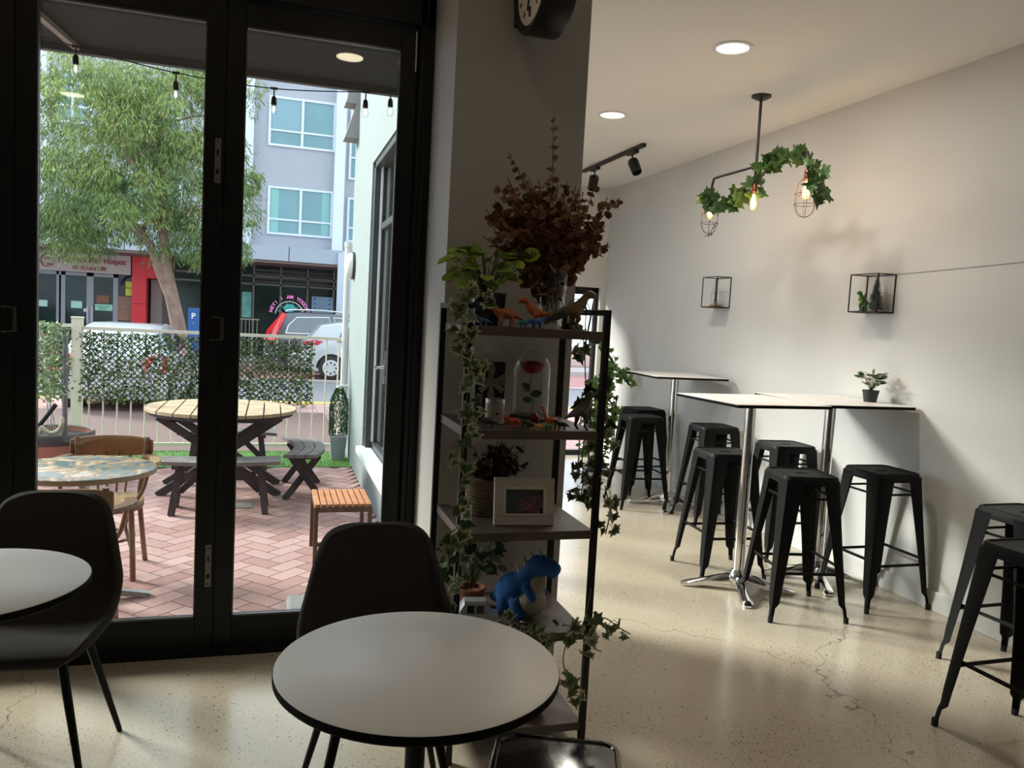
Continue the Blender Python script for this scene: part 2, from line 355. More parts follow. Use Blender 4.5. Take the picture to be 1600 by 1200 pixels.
def high_table(loc, rz, label, sx=.62, sy=.62):
    t = thing('high_table', label, 'table', loc, R(rz), 'high bar tables')
    c = MB(); c.prism(rrect(sx, sy, .012, 3), 1.112, 1.124); c.build('tabletop', WTOP, t)
    e = MB(); e.prism(rrect(sx+.003, sy+.003, .012, 3), 1.106, 1.1215); e.build('edge_band', EDGE, t)
    p = MB(); p.lathe([(.032, .09), (.032, 1.10)], 24); p.build('pole', CHR, t, smooth=True)
    MB().cbox((0, 0, 1.1), (.30, .30, .008)).build('top_plate', BLK, t)
    hb = MB(); hb.lathe([(.055, .045), (.06, .07), (.045, .105), (.036, .12)], 24); hb.build('hub', CHR, t, smooth=True)
    for k in range(4):
        a = R(45+90*k)+R(20); f = MB(); d = V((cos(a), sin(a), 0)); n = V((-sin(a), cos(a), 0)); rr = []
        for u, w_, z0, z1 in ((.03, .022, .05, .095), (.10, .026, .035, .082), (.2, .03, .016, .052), (.28, .034, .006, .032), (.315, .03, .003, .022), (.33, .018, .003, .014)):
            c_ = d*u; rr.append([c_-n*w_+V((0,0,z0)), c_+n*w_+V((0,0,z0)), c_+n*w_+V((0,0,z0*.4+z1*.6)), c_+n*w_*.5+V((0,0,z1)), c_-n*w_*.5+V((0,0,z1)), c_-n*w_+V((0,0,z0*.4+z1*.6))])
        f.loft(rr); lg = f.build('foot', CHR, t, smooth=True)
        MB().lathe([(.014, 0), (.014, .006)], 12, tuple(d*.305)).build('glide', BLK, lg)
    return t
high_table((2.665, 3.97, 0), 3, 'high white-topped table on a chrome pole, left of the joined front pair')
high_table((3.288, 4.06, .003), -.5, 'high white-topped table on a chrome pole against the wall, carrying the small potted flowers', .62, .70)
high_table((3.27, 6.0, 0), -3, 'high white-topped table on a chrome pole farthest away near the corner plants', .64, .66)

def round_table(loc, r, label):
    t = thing('round_cafe_table', label, 'table', loc, 0, 'round white cafe tables')
    MB().lathe([(r-.004, .744), (r, .745), (r-.003, .747), (.01, .747)], 96).build('tabletop', WTOP, t, smooth=True)
    MB().lathe([(r-.035, .715), (r-.006, .722), (r+.0015, .729), (r+.0015, .743), (r-.002, .7455)], 96).build('edge_band', EDGE, t, smooth=True)
    MB().lathe([(.024, .05), (.022, .12), (.022, .56), (.030, .575), (.036, .59), (.030, .605), (.022, .62), (.022, .70), (.09, .712), (.09, .72)], 24).build('pedestal', BLKM, t, smooth=True)
    MB().lathe([(.21, 0), (.21, .012), (.16, .028), (.05, .045), (.03, .08)], 40).build('base_plate', BLKM, t, smooth=True)
    return t
round_table((.328, 1.655, 0), .306, 'round white-topped cafe table in the front centre')
round_table((-.757, 2.34, 0), .302, 'round white-topped cafe table cut off by the left edge')

def shell_chair(loc, rz, label):
    t = thing('shell_chair', label, 'chair', loc, rz, 'dark fabric shell chairs')
    # local: faces -Y; seat centre at origin. Profile rows from front lip to top of back: (y, z, halfwidth, side raise, side forward)
    rows = [(-.225, .425, .15, .0, 0), (-.235, .445, .185, .004, 0), (-.20, .462, .212, .012, 0), (-.10, .455, .226, .03, 0), (0, .445, .232, .045, 0), (.09, .448, .232, .075, .01), (.15, .475, .232, .10, .04),
            (.185, .53, .228, .06, .05), (.205, .60, .214, .03, .045), (.218, .68, .198, .01, .035), (.228, .745, .183, .0, .025), (.234, .79, .168, 0, .015), (.237, .816, .150, 0, .008), (.2385, .832, .118, 0, .004), (.239, .840, .075, 0, 0), (.239, .843, .03, 0, 0)]
    s = MB(); n = 14; vs = []
    for y, z, w_, sr, sf in rows:
        for j in range(n+1):
            u = -1+2*j/n; a = abs(u)**2.4; vs.append(V((w_*sin(u*pi/2*.96)/sin(pi/2*.96), y-sf*a, z+sr*a)))
    fs = [(i*(n+1)+j, i*(n+1)+j+1, (i+1)*(n+1)+j+1, (i+1)*(n+1)+j) for i in range(len(rows)-1) for j in range(n)]
    s.add(vs, fs); o = s.build('seat_shell', FABR, t, smooth=2, solid=.03, sub=1)
    u_ = MB(); u_.cbox((0, .0, .415), (.24, .24, .012)); u_.build('seat_frame', BLKM, t)
    for sx in (-1, 1):
        for sy in (-1, 1):
            MB().tube([(sx*.12, sy*.11, .43), (sx*.215, sy*.205, .012), (sx*.217, sy*.207, 0)], [.0155, .009, .008], 12).build('leg', BLKM, t, smooth=True)
    return t
shell_chair((.335, 2.235, 0), R(0), 'dark fabric shell chair behind the front round table')
shell_chair((-.70, 2.74, 0), R(-4), 'dark fabric shell chair behind the round table at the left edge')

# ---------------------------------------------------------------- tall shelf
sh = thing('tall_shelf', 'tall black framed shelf with wooden boards standing before the pier', 'shelf', (.61, 2.5, 0))
SD = .42; SW = .48; f = MB()
for x in (0, SW):
    for y in (0, SD): f.box((x-.011, y-.011, 0), (x+.011, y+.011, 1.555))
    f.box((x-.011, 0, 1.535), (x+.011, SD, 1.555)); f.box((x-.008, 0, .055), (x+.008, SD, .075))
f.build('frame', BLK, sh, bevel=.002)
SZ = (1.480, 1.139, .794, .435, .105)
for z in SZ: MB().box((.006, -.008, z-.03), (SW-.006, SD+.008, z)).build('shelf_board', SHW, sh, bevel=.002)

IVY = [(0, -.02), (.18, -.10), (.34, -.30), (.52, -.22), (.46, .02), (.74, .14), (.44, .30), (.36, .52), (.16, .60), (0, 1.0), (-.16, .60), (-.36, .52), (-.44, .30), (-.74, .14), (-.46, .02), (-.52, -.22), (-.34, -.30), (-.18, -.10)]
OVAL = [(0, 0), (.22, .15), (.33, .4), (.28, .7), (0, 1), (-.28, .7), (-.33, .4), (-.22, .15)]
LONG = [(0, 0), (.09, .2), (.11, .5), (.06, .8), (0, 1), (-.06, .8), (-.11, .5), (-.09, .2)]
ROUND = [(.0, 0), (.35, .12), (.52, .45), (.36, .85), (0, 1), (-.36, .85), (-.52, .45), (-.35, .12)]
def leafm(mb, p, d, nrm, size, shape=IVY, fold=.18, tone0=0, tone1=1):
    d = V(d).normalized(); nrm = V(nrm); nrm = (nrm-d*nrm.dot(d)); nrm = nrm.normalized() if nrm.length > 1e-4 else d.orthogonal().normalized(); s = d.cross(nrm)
    cy = .35; P0 = V(p); vs = [P0+d*cy*size+nrm*(-fold*.3*size)]; tn = [tone0]
    for x, y in shape: vs.append(P0+(s*x+d*y+nrm*(abs(x)*fold-.2*y*y*abs(fold)*2))*size); tn.append(tone1)
    n = len(shape); mb.add(vs, [(0, 1+i, 1+(i+1) % n) for i in range(n)], tn)
def rv(s=1): return V((random.uniform(-s, s), random.uniform(-s, s), random.uniform(-s, s)))
def vine(name, label, paths, nl, size, parent_mat=LEAFV, stem=STEM, jitter=.03, group=None, cat='plant', down=.6, shape=IVY, outward=(0, -1, 0)):
    t = thing(name, label, cat, paths[0][0], 0, group); o0 = V(paths[0][0])
    sm = MB(); lf = MB()
    for P in paths:
        C = [p-o0 for p in bez(P, 8)]; sm.tube(C, .0022, 5); D_ = [C[0]]
        for a_, b_ in zip(C, C[1:]): D_ += [a_.lerp(b_, k_/max(1, int((b_-a_).length/.008))) for k_ in range(1, max(1, int((b_-a_).length/.008))+1)]
        C = D_
        for k in range(max(1, int(nl*len(P)/max(len(q) for q in paths)))):
            c = C[int(random.random()*(len(C)-1))]; q = c+V((random.uniform(-1, 1), random.uniform(-1, 1), random.uniform(-1, .6)))*jitter
            sm.tube([c, (c+q)/2+V((0, 0, .008)), q], .0012, 4)
            leafm(lf, q, V((random.uniform(-1, 1), random.uniform(-.6, .3), -down+random.uniform(-.6, .5))), V(outward)+rv(.7), size*random.uniform(.55, 1.15), shape, random.uniform(-.2, .5), 0 if random.random() < .8 else .35, random.uniform(.55, 1))
    sm.build('stem', stem, t, smooth=True); lf.build('leaves', parent_mat, t); return t
vine('trailing_ivy', 'variegated ivy hanging down the left front post of the tall shelf', [
    [(.66, 2.50, 1.56), (.60, 2.44, 1.60), (.575, 2.43, 1.50), (.60, 2.43, 1.36), (.61, 2.44, 1.30)],
    [(.64, 2.49, 1.36), (.62, 2.45, 1.32), (.60, 2.45, 1.24), (.63, 2.45, 1.18), (.60, 2.45, 1.10), (.59, 2.45, .98), (.60, 2.46, .85), (.585, 2.46, .74)],
    [(.60, 2.46, .78), (.60, 2.45, .68), (.57, 2.44, .60), (.59, 2.45, .50)],
    [(.575, 2.45, 1.58), (.57, 2.43, 1.45), (.585, 2.43, 1.36)]], 30, .046, jitter=.032)
vine('trailing_ivy', 'variegated ivy hanging along the right front post of the tall shelf', [
    [(1.02, 2.62, 1.52), (1.05, 2.60, 1.44), (1.06, 2.60, 1.36), (1.07, 2.60, 1.26), (1.08, 2.60, 1.18)],
    [(1.10, 2.55, 1.34), (1.11, 2.54, 1.22), (1.13, 2.52, 1.12), (1.11, 2.52, 1.02), (1.08, 2.52, .92), (1.10, 2.50, .82)],
    [(1.06, 2.56, 1.12), (1.05, 2.55, 1.04), (1.06, 2.55, .96), (1.05, 2.55, .88)],
    [(1.12, 2.5, .95), (1.14, 2.49, .86), (1.13, 2.49, .78)]], 17, .048, jitter=.03)
vine('trailing_ivy', 'variegated ivy reaching out from the lower shelf past the right post', [
    [(1.00, 2.52, .45), (1.06, 2.46, .47), (1.12, 2.44, .50), (1.17, 2.43, .47), (1.22, 2.43, .44)],
    [(1.06, 2.46, .45), (1.09, 2.44, .40), (1.12, 2.44, .38)],
    [(1.04, 2.46, .43), (1.06, 2.45, .52), (1.07, 2.45, .60)],
    [(1.01, 2.48, .42), (.98, 2.44, .36), (1.00, 2.42, .28), (1.02, 2.42, .24)]], 8, .05, jitter=.035)

# top board ornaments
def pot(name, label, loc, r0, r1, h, m, soil=True, group=None, square=False, cat='plant pot'):
    t = thing(name, label, cat, loc, 0, group)
    if square:
        q = MB(); q.loft([ring(rrect(r0*2, r0*2, .004, 2), 0), ring(rrect(r1*2, r1*2, .004, 2), h), ring(rrect(r1*2-.008, r1*2-.008, .003, 2), h), ring(rrect(r1*2-.01, r1*2-.01, .003, 2), h-.012)], c1=True); q.build('pot', m, t, smooth=True)
    else:
        MB().lathe([(r0*.9, 0), (r0, .003), (r1, h-.012), (r1*1.06, h-.012), (r1*1.06, h), (r1*.94, h), (r1*.9, h-.015)], 28).build('pot', m, t, smooth=True)
    return t
z = SZ[0]
gp = pot('potted_plant', 'lime green leafy plant in a square black pot on top of the tall shelf', (.72, 2.72, z), .05, .058, .115, mat('pot_black', (.012, .012, .014), .15, coat=.6), square=True, cat='plant')
lf = MB(); sm = MB()
for k in range(46):
    a = random.uniform(0, 2*pi); rr = random.uniform(.03, .15); q = V((rr*cos(a)+.01, rr*sin(a)*.6, .17+random.uniform(0, .12)-rr*.25)); b = V((rr*.15*cos(a), rr*.15*sin(a), .10))
    sm.tube([b, (b*.6+q*.4)+V((0, 0, .03)), q], [.003, .0025, .0015], 5)
    leafm(lf, q, V((cos(a), sin(a), random.uniform(-.5, .3))), V((0, -.5, 1))+rv(.5), random.uniform(.04, .075), ROUND if k % 3 else IVY, .25, random.random(), random.random())
sm.build('stem', STEM, gp, smooth=True); lf.build('leaves', LEAFY, gp)
va = thing('glass_vase', 'tall flared glass vase holding dried branches on top of the tall shelf', 'vase', (.97, 2.74, z))
MB().lathe([(.04, 0), (.042, .01), (.05, .12), (.068, .27), (.078, .30), (.075, .30), (.064, .27), (.046, .12), (.037, .012), (.001, .012)], 40).build('vase_body', GLS2, va, smooth=True)
dr = thing('dried_eucalyptus', 'big bunch of brown dried eucalyptus standing in the glass vase', 'dried flowers', (.97, 2.74, z+.02)); DRYB = 1
lf = MB(); sm = MB()
def sprig(q0, q1, n, size, bend=.03):
    mid = (q0+q1)/2+rv(bend); C = bez([q0, mid, q1], 8); sm.tube(C, .0018, 5)
    for i in range(n):
        t_ = .35+.65*i/n; c = C[min(len(C)-1, int(t_*(len(C)-1)))]; d = (q1-q0).normalized()
        for s_ in (-1, 1): leafm(lf, c, (d.cross(rv(1)+V((0, .3, 0)))).normalized()*s_+d*.4, rv(1), size*(1.1-.5*i/n)*random.uniform(.8, 1.2), ROUND, .15, random.random()*.5, random.uniform(0, 1))
for k in range(84):
    a = random.uniform(0, 2*pi); rr = random.uniform(.02, .2)**.9; sprig(V((cos(a)*.02, sin(a)*.02, .05+random.random()*.2)), V((-.04+rr*1.0*cos(a), rr*.6*sin(a), .30+random.uniform(.0, .26)-rr*.35)), 9, .040)
sprig(V((0, 0, .2)), V((-.03, 0, .735)), 16, .028); sprig(V((0, 0, .2)), V((-.195, -.02, .585)), 15, .028); sprig(V((0, 0, .2)), V((-.15, 0, .53)), 10, .028)
sprig(V((0, 0, .2)), V((.235, -.02, .47)), 12, .036); sprig(V((0, 0, .2)), V((.14, -.02, .545)), 10, .03); sprig(V((.02, 0, .3)), V((.20, -.04, .29)), 9, .036); sprig(V((.02, 0, .3)), V((.17, -.05, .25)), 9, .03)
for k in range(8): sprig(V((rv(.02).x, rv(.02).y, .0)), V((rv(.03).x, rv(.03).y, .3)), 3, .03)
sm.build('branches', BRNS, dr, smooth=True); lf.build('leaves', DRY, dr)

def dino(name, label, loc, rz, s, col, spine, legs, extra=None, group='toy dinosaurs on the tall shelf', eye=True, tips=None, cat='toy dinosaur', vox=.10):
    t = thing(name, label, cat, loc, rz, group); t.scale = (s, s, s)
    b = MB(); C = bez([p[:3] for p in spine], 5); rs = []
    n = len(spine)
    for i in range(len(C)):
        u = i/5; k = min(int(u), n-2); fr = u-k; rs.append(spine[k][3]*(1-fr)+spine[k+1][3]*fr)
    b.tube(C, rs, 12)
    for p in legs: b.tube([q[:3] for q in p], [q[3] for q in p], 8)
    b.build('body', mat('toy_'+name+'_%02d%02d%02d' % tuple(int(c*99) for c in col), col, .45, var=.25, scale=18/s*.1), t, remesh=.022)
    if extra:
        for nm, cc, fn in extra: q = MB(); fn(q); q.build(nm, mat('toy_'+nm+str(cc), cc, .5), t, smooth=True)
    if eye:
        h = spine[-2]; q = MB()
        for sy in (-1, 1): q.ball((h[0], h[1]+sy*h[3]*.85, h[2]+h[3]*.35), .022, 8, 6)
        q.build('eye', BLKG, t, smooth=True)
    return t
# quadruped / biped templates (unit = about 1 long), heading +X
QUAD = ([(-.62, 0, .16, .015), (-.42, 0, .28, .05), (-.2, 0, .36, .13), (0, 0, .38, .16), (.2, 0, .40, .13), (.34, 0, .50, .08), (.42, 0, .56, .09), (.54, 0, .53, .05)],
        [[(-.16, s*.10, .34, .07), (-.19, s*.12, .18, .05), (-.15, s*.12, .0, .045)] for s in (-1, 1)]+[[(.16, s*.10, .34, .06), (.15, s*.12, .18, .045), (.18, s*.12, .0, .04)] for s in (-1, 1)])
LNECK = ([(-.75, 0, .12, .012), (-.5, 0, .22, .04), (-.22, 0, .34, .12), (0, 0, .37, .16), (.18, 0, .40, .12), (.30, 0, .60, .06), (.36, 0, .80, .05), (.42, 0, .92, .06), (.54, 0, .90, .04)], QUAD[1])
BIPED = ([(-.75, 0, .30, .012), (-.5, 0, .36, .05), (-.22, 0, .42, .11), (0, 0, .48, .15), (.14, 0, .60, .12), (.22, 0, .72, .085), (.32, 0, .80, .10), (.50, 0, .77, .06)],
         [[(-.05, s*.10, .42, .10), (.02, s*.13, .24, .06), (-.05, s*.13, .10, .035), (.06, s*.13, .02, .03), (.12, s*.13, .02, .02)] for s in (-1, 1)]+[[(.14, s*.09, .56, .035), (.22, s*.11, .46, .025), (.28, s*.10, .48, .015)] for s in (-1, 1)])
def spikes(q, sp, n=7, h=.08):
    for i in range(n):
        u = .15+.75*i/n*(len(sp)-1)/(len(sp)-1); k = min(int(u*(len(sp)-1)), len(sp)-2); fr = u*(len(sp)-1)-k
        p = V([sp[k][j]*(1-fr)+sp[k+1][j]*fr for j in range(4)][:3]); r_ = sp[k][3]*(1-fr)+sp[k+1][3]*fr
        q.tube([p+V((0, 0, r_*.8)), p+V((-.02, 0, r_+h))], [.04, .002], 5)
z = SZ[0]
dino('toy_dinosaur', 'orange four-legged toy dinosaur in front of the black pot', (.745, 2.55, z), R(175), .115, (.42, .12, .03), *QUAD, extra=[('frill', (.42, .13, .03), lambda q: q.ball((.38, 0, .62), .13, 12, 8, (.35, 1, 1)))])
dino('toy_dinosaur', 'orange upright toy dinosaur before the glass vase', (.85, 2.56, z), R(160), .115, (.45, .10, .02), *BIPED)
dino('toy_dinosaur', 'small teal toy dinosaur on the top board', (.80, 2.52, z), R(10), .05, (.02, .20, .22), *QUAD, extra=[('back_spikes', (.02, .15, .20), lambda q: spikes(q, QUAD[0]))])
dino('toy_dinosaur', 'blue toy dinosaur with white spots on the top board', (.845, 2.515, z), R(0), .065, (.02, .10, .40), *QUAD, extra=[('white_spots', (.7, .75, .8), lambda q: [q.ball((x_, -.125, z_), .028, 8, 5) for x_, z_ in ((-.1, .42), (.05, .45), (.15, .38), (.0, .34))])])
dino('toy_dinosaur', 'blue and white toy dinosaur at the left end of the top board', (.66, 2.515, z), R(180), .05, (.05, .12, .28), *QUAD)
dino('toy_dinosaur', 'brown toy tyrannosaur with a long black tail at the right end of the top board', (.985, 2.53, z), R(8), .155, (.13, .07, .03), *BIPED, extra=[('tail_tip', (.02, .02, .02), lambda q: q.tube([(-.75, 0, .12), (-.5, 0, .26), (-.3, 0, .36)], [.02, .07, .11], 8))])
wo = thing('wire_ornament', 'thin arched black wire ornament on the right end of the tall shelf', 'ornament', (1.0, 2.62, z))
q = MB(); q.tube([(.03+.045*cos(pi*i/12), 0, .065+.045*sin(pi*i/12)) for i in range(13)], .0016, 5); q.tube([(-.015, 0, .065), (.075, 0, .065)], .0016, 5); q.tube([(.0, 0, .0), (0, 0, .07)], .002, 5); q.tube([(.06, 0, .0), (.06, 0, .07)], .002, 5)
for i in range(5):
    x_ = .005+i*.0125; q.tube([(x_, 0, .065), (x_+.006, 0, .085), (x_+.001, 0, .097)], .0012, 4)
q.build('wire_arch', BLK, wo); q = MB(); q.tube([(-.02, 0, 0), (-.03, 0, .09), (-.045, 0, .13), (-.045, 0, .155)], .0016, 5); q.build('wire_stalk', BLK, wo)
q = MB(); leafm(q, (-.045, 0, .155), (1, 0, .3), (0, -1, .4), .02, OVAL); leafm(q, (-.032, 0, .10), (-1, 0, .6), (0, -1, .4), .02, OVAL); q.build('leaves', BLK, wo)
# second board
z = SZ[1]
cl = thing('glass_cloche', 'tall glass cloche on a dark base on the second board, covering the red rose', 'cloche', (.925, 2.78, z))
MB().lathe([(.078, 0), (.078, .012), (.07, .02), (.001, .02)], 40).build('base', mat('dark_wood', (.03, .018, .012), .4), cl, smooth=True)
MB().lathe([(.068, .02), (.068, .19)]+[(.068*cos(R(a)), .19+.068*sin(R(a))) for a in range(10, 91, 10)], 48, c0=False).build('dome', GLS2, cl, smooth=True)
ro = thing('red_rose', 'single red rose with dark leaves inside the glass cloche', 'flower', (.925, 2.78, z+.022))
MB().tube(bez([(0, 0, 0), (.012, 0, .04), (-.006, 0, .09), (0, 0, .16)], 6), .0025, 6).build('stem', STEM, ro, smooth=True)
q = MB(); MR = mat('rose_red', (.33, .004, .012), .6)
for k in range(22):
    a = k*2.4; rr = .004+.0013*k; lean = .1+.028*k; d = V((cos(a)*lean, sin(a)*lean, 1)); leafm(q, V((cos(a)*rr*.6, sin(a)*rr*.6, .150)), d, V((-cos(a), -sin(a), .3)), .050, ROUND, .6)
q.ball((0, 0, .175), .022, 14, 8); q.build('petals', MR, ro, smooth=2)
q = MB(); leafm(q, (-.004, 0, .085), (-1, -.2, .9), (0, -1, .3), .045, OVAL); leafm(q, (0, 0, .07), (1, -.2, .3), (0, -1, .5), .045, OVAL); leafm(q, (.004, 0, .05), (-1, -.2, .1), (0, -1, .5), .04, OVAL); q.build('leaves', mat('rose_leaf', (.02, .06, .02), .5), ro)
gb = thing('gift_box', 'dark gift box with a cream ribbon bow leaning on the second board', 'box', (.765, 2.80, z), R(6))
MB().box((-.058, -.02, 0), (.058, .02, .21)).build('box', mat('box_black', (.012, .012, .012), .4), gb, bevel=.002)
q = MB(); q.box((-.010, -.0225, 0), (.010, -.0205, .21)); q.box((-.058, -.0225, .125), (.058, -.0205, .145))
for a in (20, 160, 215, 325, 90, 270): 
    d = V((cos(R(a)), 0, sin(R(a)))); n = V((-d.z, 0, d.x)); c = V((0, -.028, .137)); q.add([c+n*.004, c-n*.004, c+d*.055-n*.013+V((0, -.008, 0)), c+d*.055+n*.013+V((0, -.008, 0))], [(0, 1, 2, 3)])
q.build('ribbon_bow', mat('ribbon', (.34, .30, .22), .6), gb, solid=.001)
cd = thing('candle_jar', 'white candle jar with a silver patterned lid on the second board', 'candle', (.755, 2.66, z))
MB().lathe([(.030, 0), (.034, .004), (.034, .07), (.031, .073), (.028, .07)], 28).build('jar', mat('jar_white', (.42, .38, .31), .35), cd, smooth=True)
MB().lathe([(.0345, .073), (.0345, .089), (.001, .090)], 28).build('lid', STL, cd, smooth=True); MB().box((-.004, -.0355, .035), (.004, -.033, .043)).build('label', BLK, cd)
D2 = [('toy_dinosaur', 'red crested toy dinosaur with a yellow belly on the second board', (.785, 2.53, z), 200, .075, (.45, .04, .02), QUAD), ('toy_dinosaur', 'dark green long-necked toy dinosaur lying low on the second board', (.835, 2.55, z), 180, .06, (.03, .06, .02), QUAD),
      ('toy_dinosaur', 'small yellow toy dinosaur on the second board', (.865, 2.50, z), 180, .042, (.55, .26, .02), QUAD), ('toy_dinosaur', 'small bright green toy dinosaur on the second board', (.905, 2.51, z), 0, .04, (.04, .22, .03), QUAD),
      ('toy_dinosaur', 'orange long-necked toy dinosaur on the second board', (.925, 2.54, z), 165, .08, (.55, .11, .02), LNECK), ('toy_dinosaur', 'black toy dinosaur between the orange and grey-green ones', (.955, 2.52, z), 185, .055, (.015, .015, .02), QUAD),
      ('toy_dinosaur', 'dark olive upright toy dinosaur at the right end of the second board', (1.03, 2.53, z), 35, .15, (.05, .05, .03), BIPED), ('toy_dinosaur', 'dark speckled toy dinosaur at the left end of the second board', (.70, 2.54, z), 190, .07, (.03, .035, .03), QUAD)]
for n_, l_, p_, a_, s_, c_, tp in D2: dino(n_, l_, p_, R(a_), s_, c_, *tp)
sb = thing('red_snow_globe', 'small red glass ball standing beside the cloche on the second board', 'ornament', (.89, 2.62, z)); MB().lathe([(.018, 0), (.018, .008), (.012, .01)], 20).build('base', BLK, sb, smooth=True); MB().ball((0, 0, .026), .019, 16, 10).build('ball', mat('red_ball', (.16, .01, .01), .15), sb, smooth=True)
# third board
z = SZ[2]
pf = thing('photo_frame', 'white wooden photo frame with a picture of pink flowers on the third board', 'photo frame', (.858, 2.58, z), R(0)); pf.rotation_euler = (R(-9), 0, R(-6))
q = MB(); 
for (x0, x1, z0, z1) in ((-.107, .107, 0, .035), (-.107, .107, .13, .165), (-.107, -.072, .035, .13), (.072, .107, .035, .13)): q.box((x0, -.009, z0), (x1, .009, z1))
q.build('frame', mat('frame_white', (.60, .55, .48), .45), pf, bevel=.003)
q = MB(); 
for (x0, x1, z0, z1) in ((-.078, .078, .032, .041), (-.078, .078, .124, .133), (-.078, -.066, .041, .124), (.066, .078, .041, .124)): q.box((x0, -.0115, z0), (x1, -.004, z1))
q.build('inner_moulding', mat('frame_white2', (.68, .63, .55), .45), pf, bevel=.002)
MB().box((-.072, -.003, .035), (.072, .0, .13)).build('photograph', mat('photo_dark', (.055, .06, .055), .4, var=.6, scale=30), pf)
q = MB(); random.seed(3)
for k in range(70): x_ = random.uniform(-.012, .064); z_ = random.uniform(.045, .085 if x_ < .02 else .1); q.cbox((x_, -.0034, z_), (random.uniform(.004, .012), .0006, random.uniform(.004, .01)))
q.build('printed_blossom', mat('pink_print', (.40, .10, .16), .4, var=.5, scale=90), pf)
MB().box((-.070, -.0046, .037), (.070, -.0042, .128)).build('glass', GLS, pf)
MB().beam((0, .012, .10), (0, .085, .012), .04, .004).build('easel_back', BLK, pf)
bk = thing('wicker_basket', 'woven basket behind the white photo frame', 'basket', (.76, 2.76, z)); q = MB()
for i in range(9): q.lathe([(.060+.002*i-.004, i*.014), (.060+.002*i+.003, i*.014+.007), (.060+.002*i-.004, i*.014+.014)], 28, c0=(i == 0), c1=False)
q.build('woven_side', mat('wicker', (.17, .125, .075), .8, var=.3, scale=60), bk, smooth=2); MB().lathe([(.078, .124), (.082, .13), (.078, .136), (.072, .13)], 28).build('rim', mat('wicker_rim', (.14, .10, .06), .8), bk, smooth=True)
db = thing('dried_bouquet', 'dark dried leaf bouquet in the woven basket on the third board', 'dried flowers', (.80, 2.76, z+.06)); lf = MB(); sm = MB()
for k in range(42):
    a = random.uniform(0, 2*pi); rr = random.uniform(.02, .14); sprig(V((-.03, 0, .03)), V((.01+rr*cos(a)*1.05, rr*.5*sin(a), .13+random.uniform(0, .09)-rr*.25)), 5, .028)
sm.build('branches', BRNS, db); lf.build('leaves', mat('dark_dried', (.045, .02, .012), .8, attr=(.16, .08, .04)), db)
# fourth board
z = SZ[3]
pd = thing('plush_dinosaur', 'blue plush long-necked dinosaur with a cream ribbed belly on the fourth board', 'plush toy', (.895, 2.66, z), R(-50)); PB = mat('plush_blue', (.018, .10, .32), .95, var=.15, scale=60, bump=.4, bscale=300)
b = MB(); b.tube(bez([(-.135, 0, .04), (-.10, 0, .055), (-.05, 0, .085), (.0, 0, .12), (.03, 0, .165), (.055, 0, .20), (.10, 0, .205), (.14, 0, .19)], 4), [.010, .014, .018, .024, .032, .042, .052, .058, .062, .064, .063, .060, .054, .047, .041, .037, .034, .033, .033, .035, .038, .040, .039, .036, .034, .033, .031, .028, .022], 14)
for s_ in (-1, 1): b.tube([(.0, s_*.035, .07), (.012, s_*.045, .035), (.03, s_*.048, .017)], [.034, .026, .02], 10); b.tube([(.03, s_*.03, .13), (.06, s_*.04, .10), (.075, s_*.04, .085)], [.02, .016, .013], 10); b.tube([(-.05, s_*.035, .07), (-.055, s_*.045, .018)], [.032, .022], 10)
b.build('body', PB, pd, remesh=.005)
q = MB(); q.tube(bez([(.018, 0, .04), (.038, 0, .075), (.05, 0, .12), (.075, 0, .17)], 5), [.036, .046, .052, .056, .058, .058, .055, .050, .046, .042, .038, .035, .032, .029, .024, .014], 14); q.build('belly', mat('plush_cream', (.42, .38, .30), .95, bump=.6, bscale=220), pd, smooth=2)
q = MB()
for i, (x_, z_) in enumerate(((-.10, .075), (-.07, .105), (-.045, .145), (-.025, .18), (.0, .215), (.03, .238), (.065, .25))): q.tube([(x_+.015, 0, z_-.03), (x_-.004, 0, z_+.008)], [.016, .003], 6)
q.build('back_spikes', mat('plush_white', (.42, .40, .36), .95), pd, smooth=True); q = MB()
for s_ in (-1, 1): q.ball((.112, s_*.034, .215), .006, 10, 6)
q.build('eye', BLKG, pd, smooth=True)
tc = thing('toy_van', 'small pale silver toy van at the left of the fourth board', 'toy car', (.72, 2.60, z), R(-10)); MB().loft([[V((x_, -.03, a)), V((x_, .03, a)), V((x_, .03, b_-.01)), V((x_, .022, b_)), V((x_, -.022, b_)), V((x_, -.03, b_-.01))] for x_, a, b_ in ((-.07, .018, .07), (-.055, .012, .095), (.02, .012, .095), (.04, .012, .055), (.065, .014, .05))]).build('body', mat('toy_silver', (.45, .48, .52), .3, .3), tc, smooth=True)
q = MB(); q.box((-.045, -.0315, .055), (-.02, -.029, .082)); q.box((-.012, -.0315, .055), (.014, -.029, .082)); q.build('window', BLKG, tc); q = MB()
for x_ in (-.04, .035):
    for y_ in (-.03, .03): q.tube([(x_, y_-.005, .014), (x_, y_+.005, .014)], .014, 14)
q.build('wheels', BLK, tc, smooth=True)
op = pot('potted_plant', 'dark leafy plant in a terracotta pot at the back of the fourth board', (.74, 2.80, z), .04, .05, .07, mat('terracotta', (.30, .10, .05), .8), cat='plant'); lf = MB(); sm = MB()
for k in range(34):
    a = random.uniform(0, 2*pi); rr = random.uniform(.02, .13); q = V((rr*cos(a)+.02, rr*.5*sin(a), .14+random.uniform(0, .16)-rr*.2)); sm.tube([(0, 0, .06), q*.5+V((0, 0, .07)), q], .0016, 4); leafm(lf, q, V((cos(a), sin(a), -.3)), V((0, -1, .6))+rv(.5), random.uniform(.04, .06), OVAL if k % 2 else IVY, .2, random.random()*.4, random.random()*.6)
sm.build('stem', STEM, op); lf.build('leaves', mat('dark_leaf', (.02, .05, .015), .5, attr=(.08, .16, .05)), op)
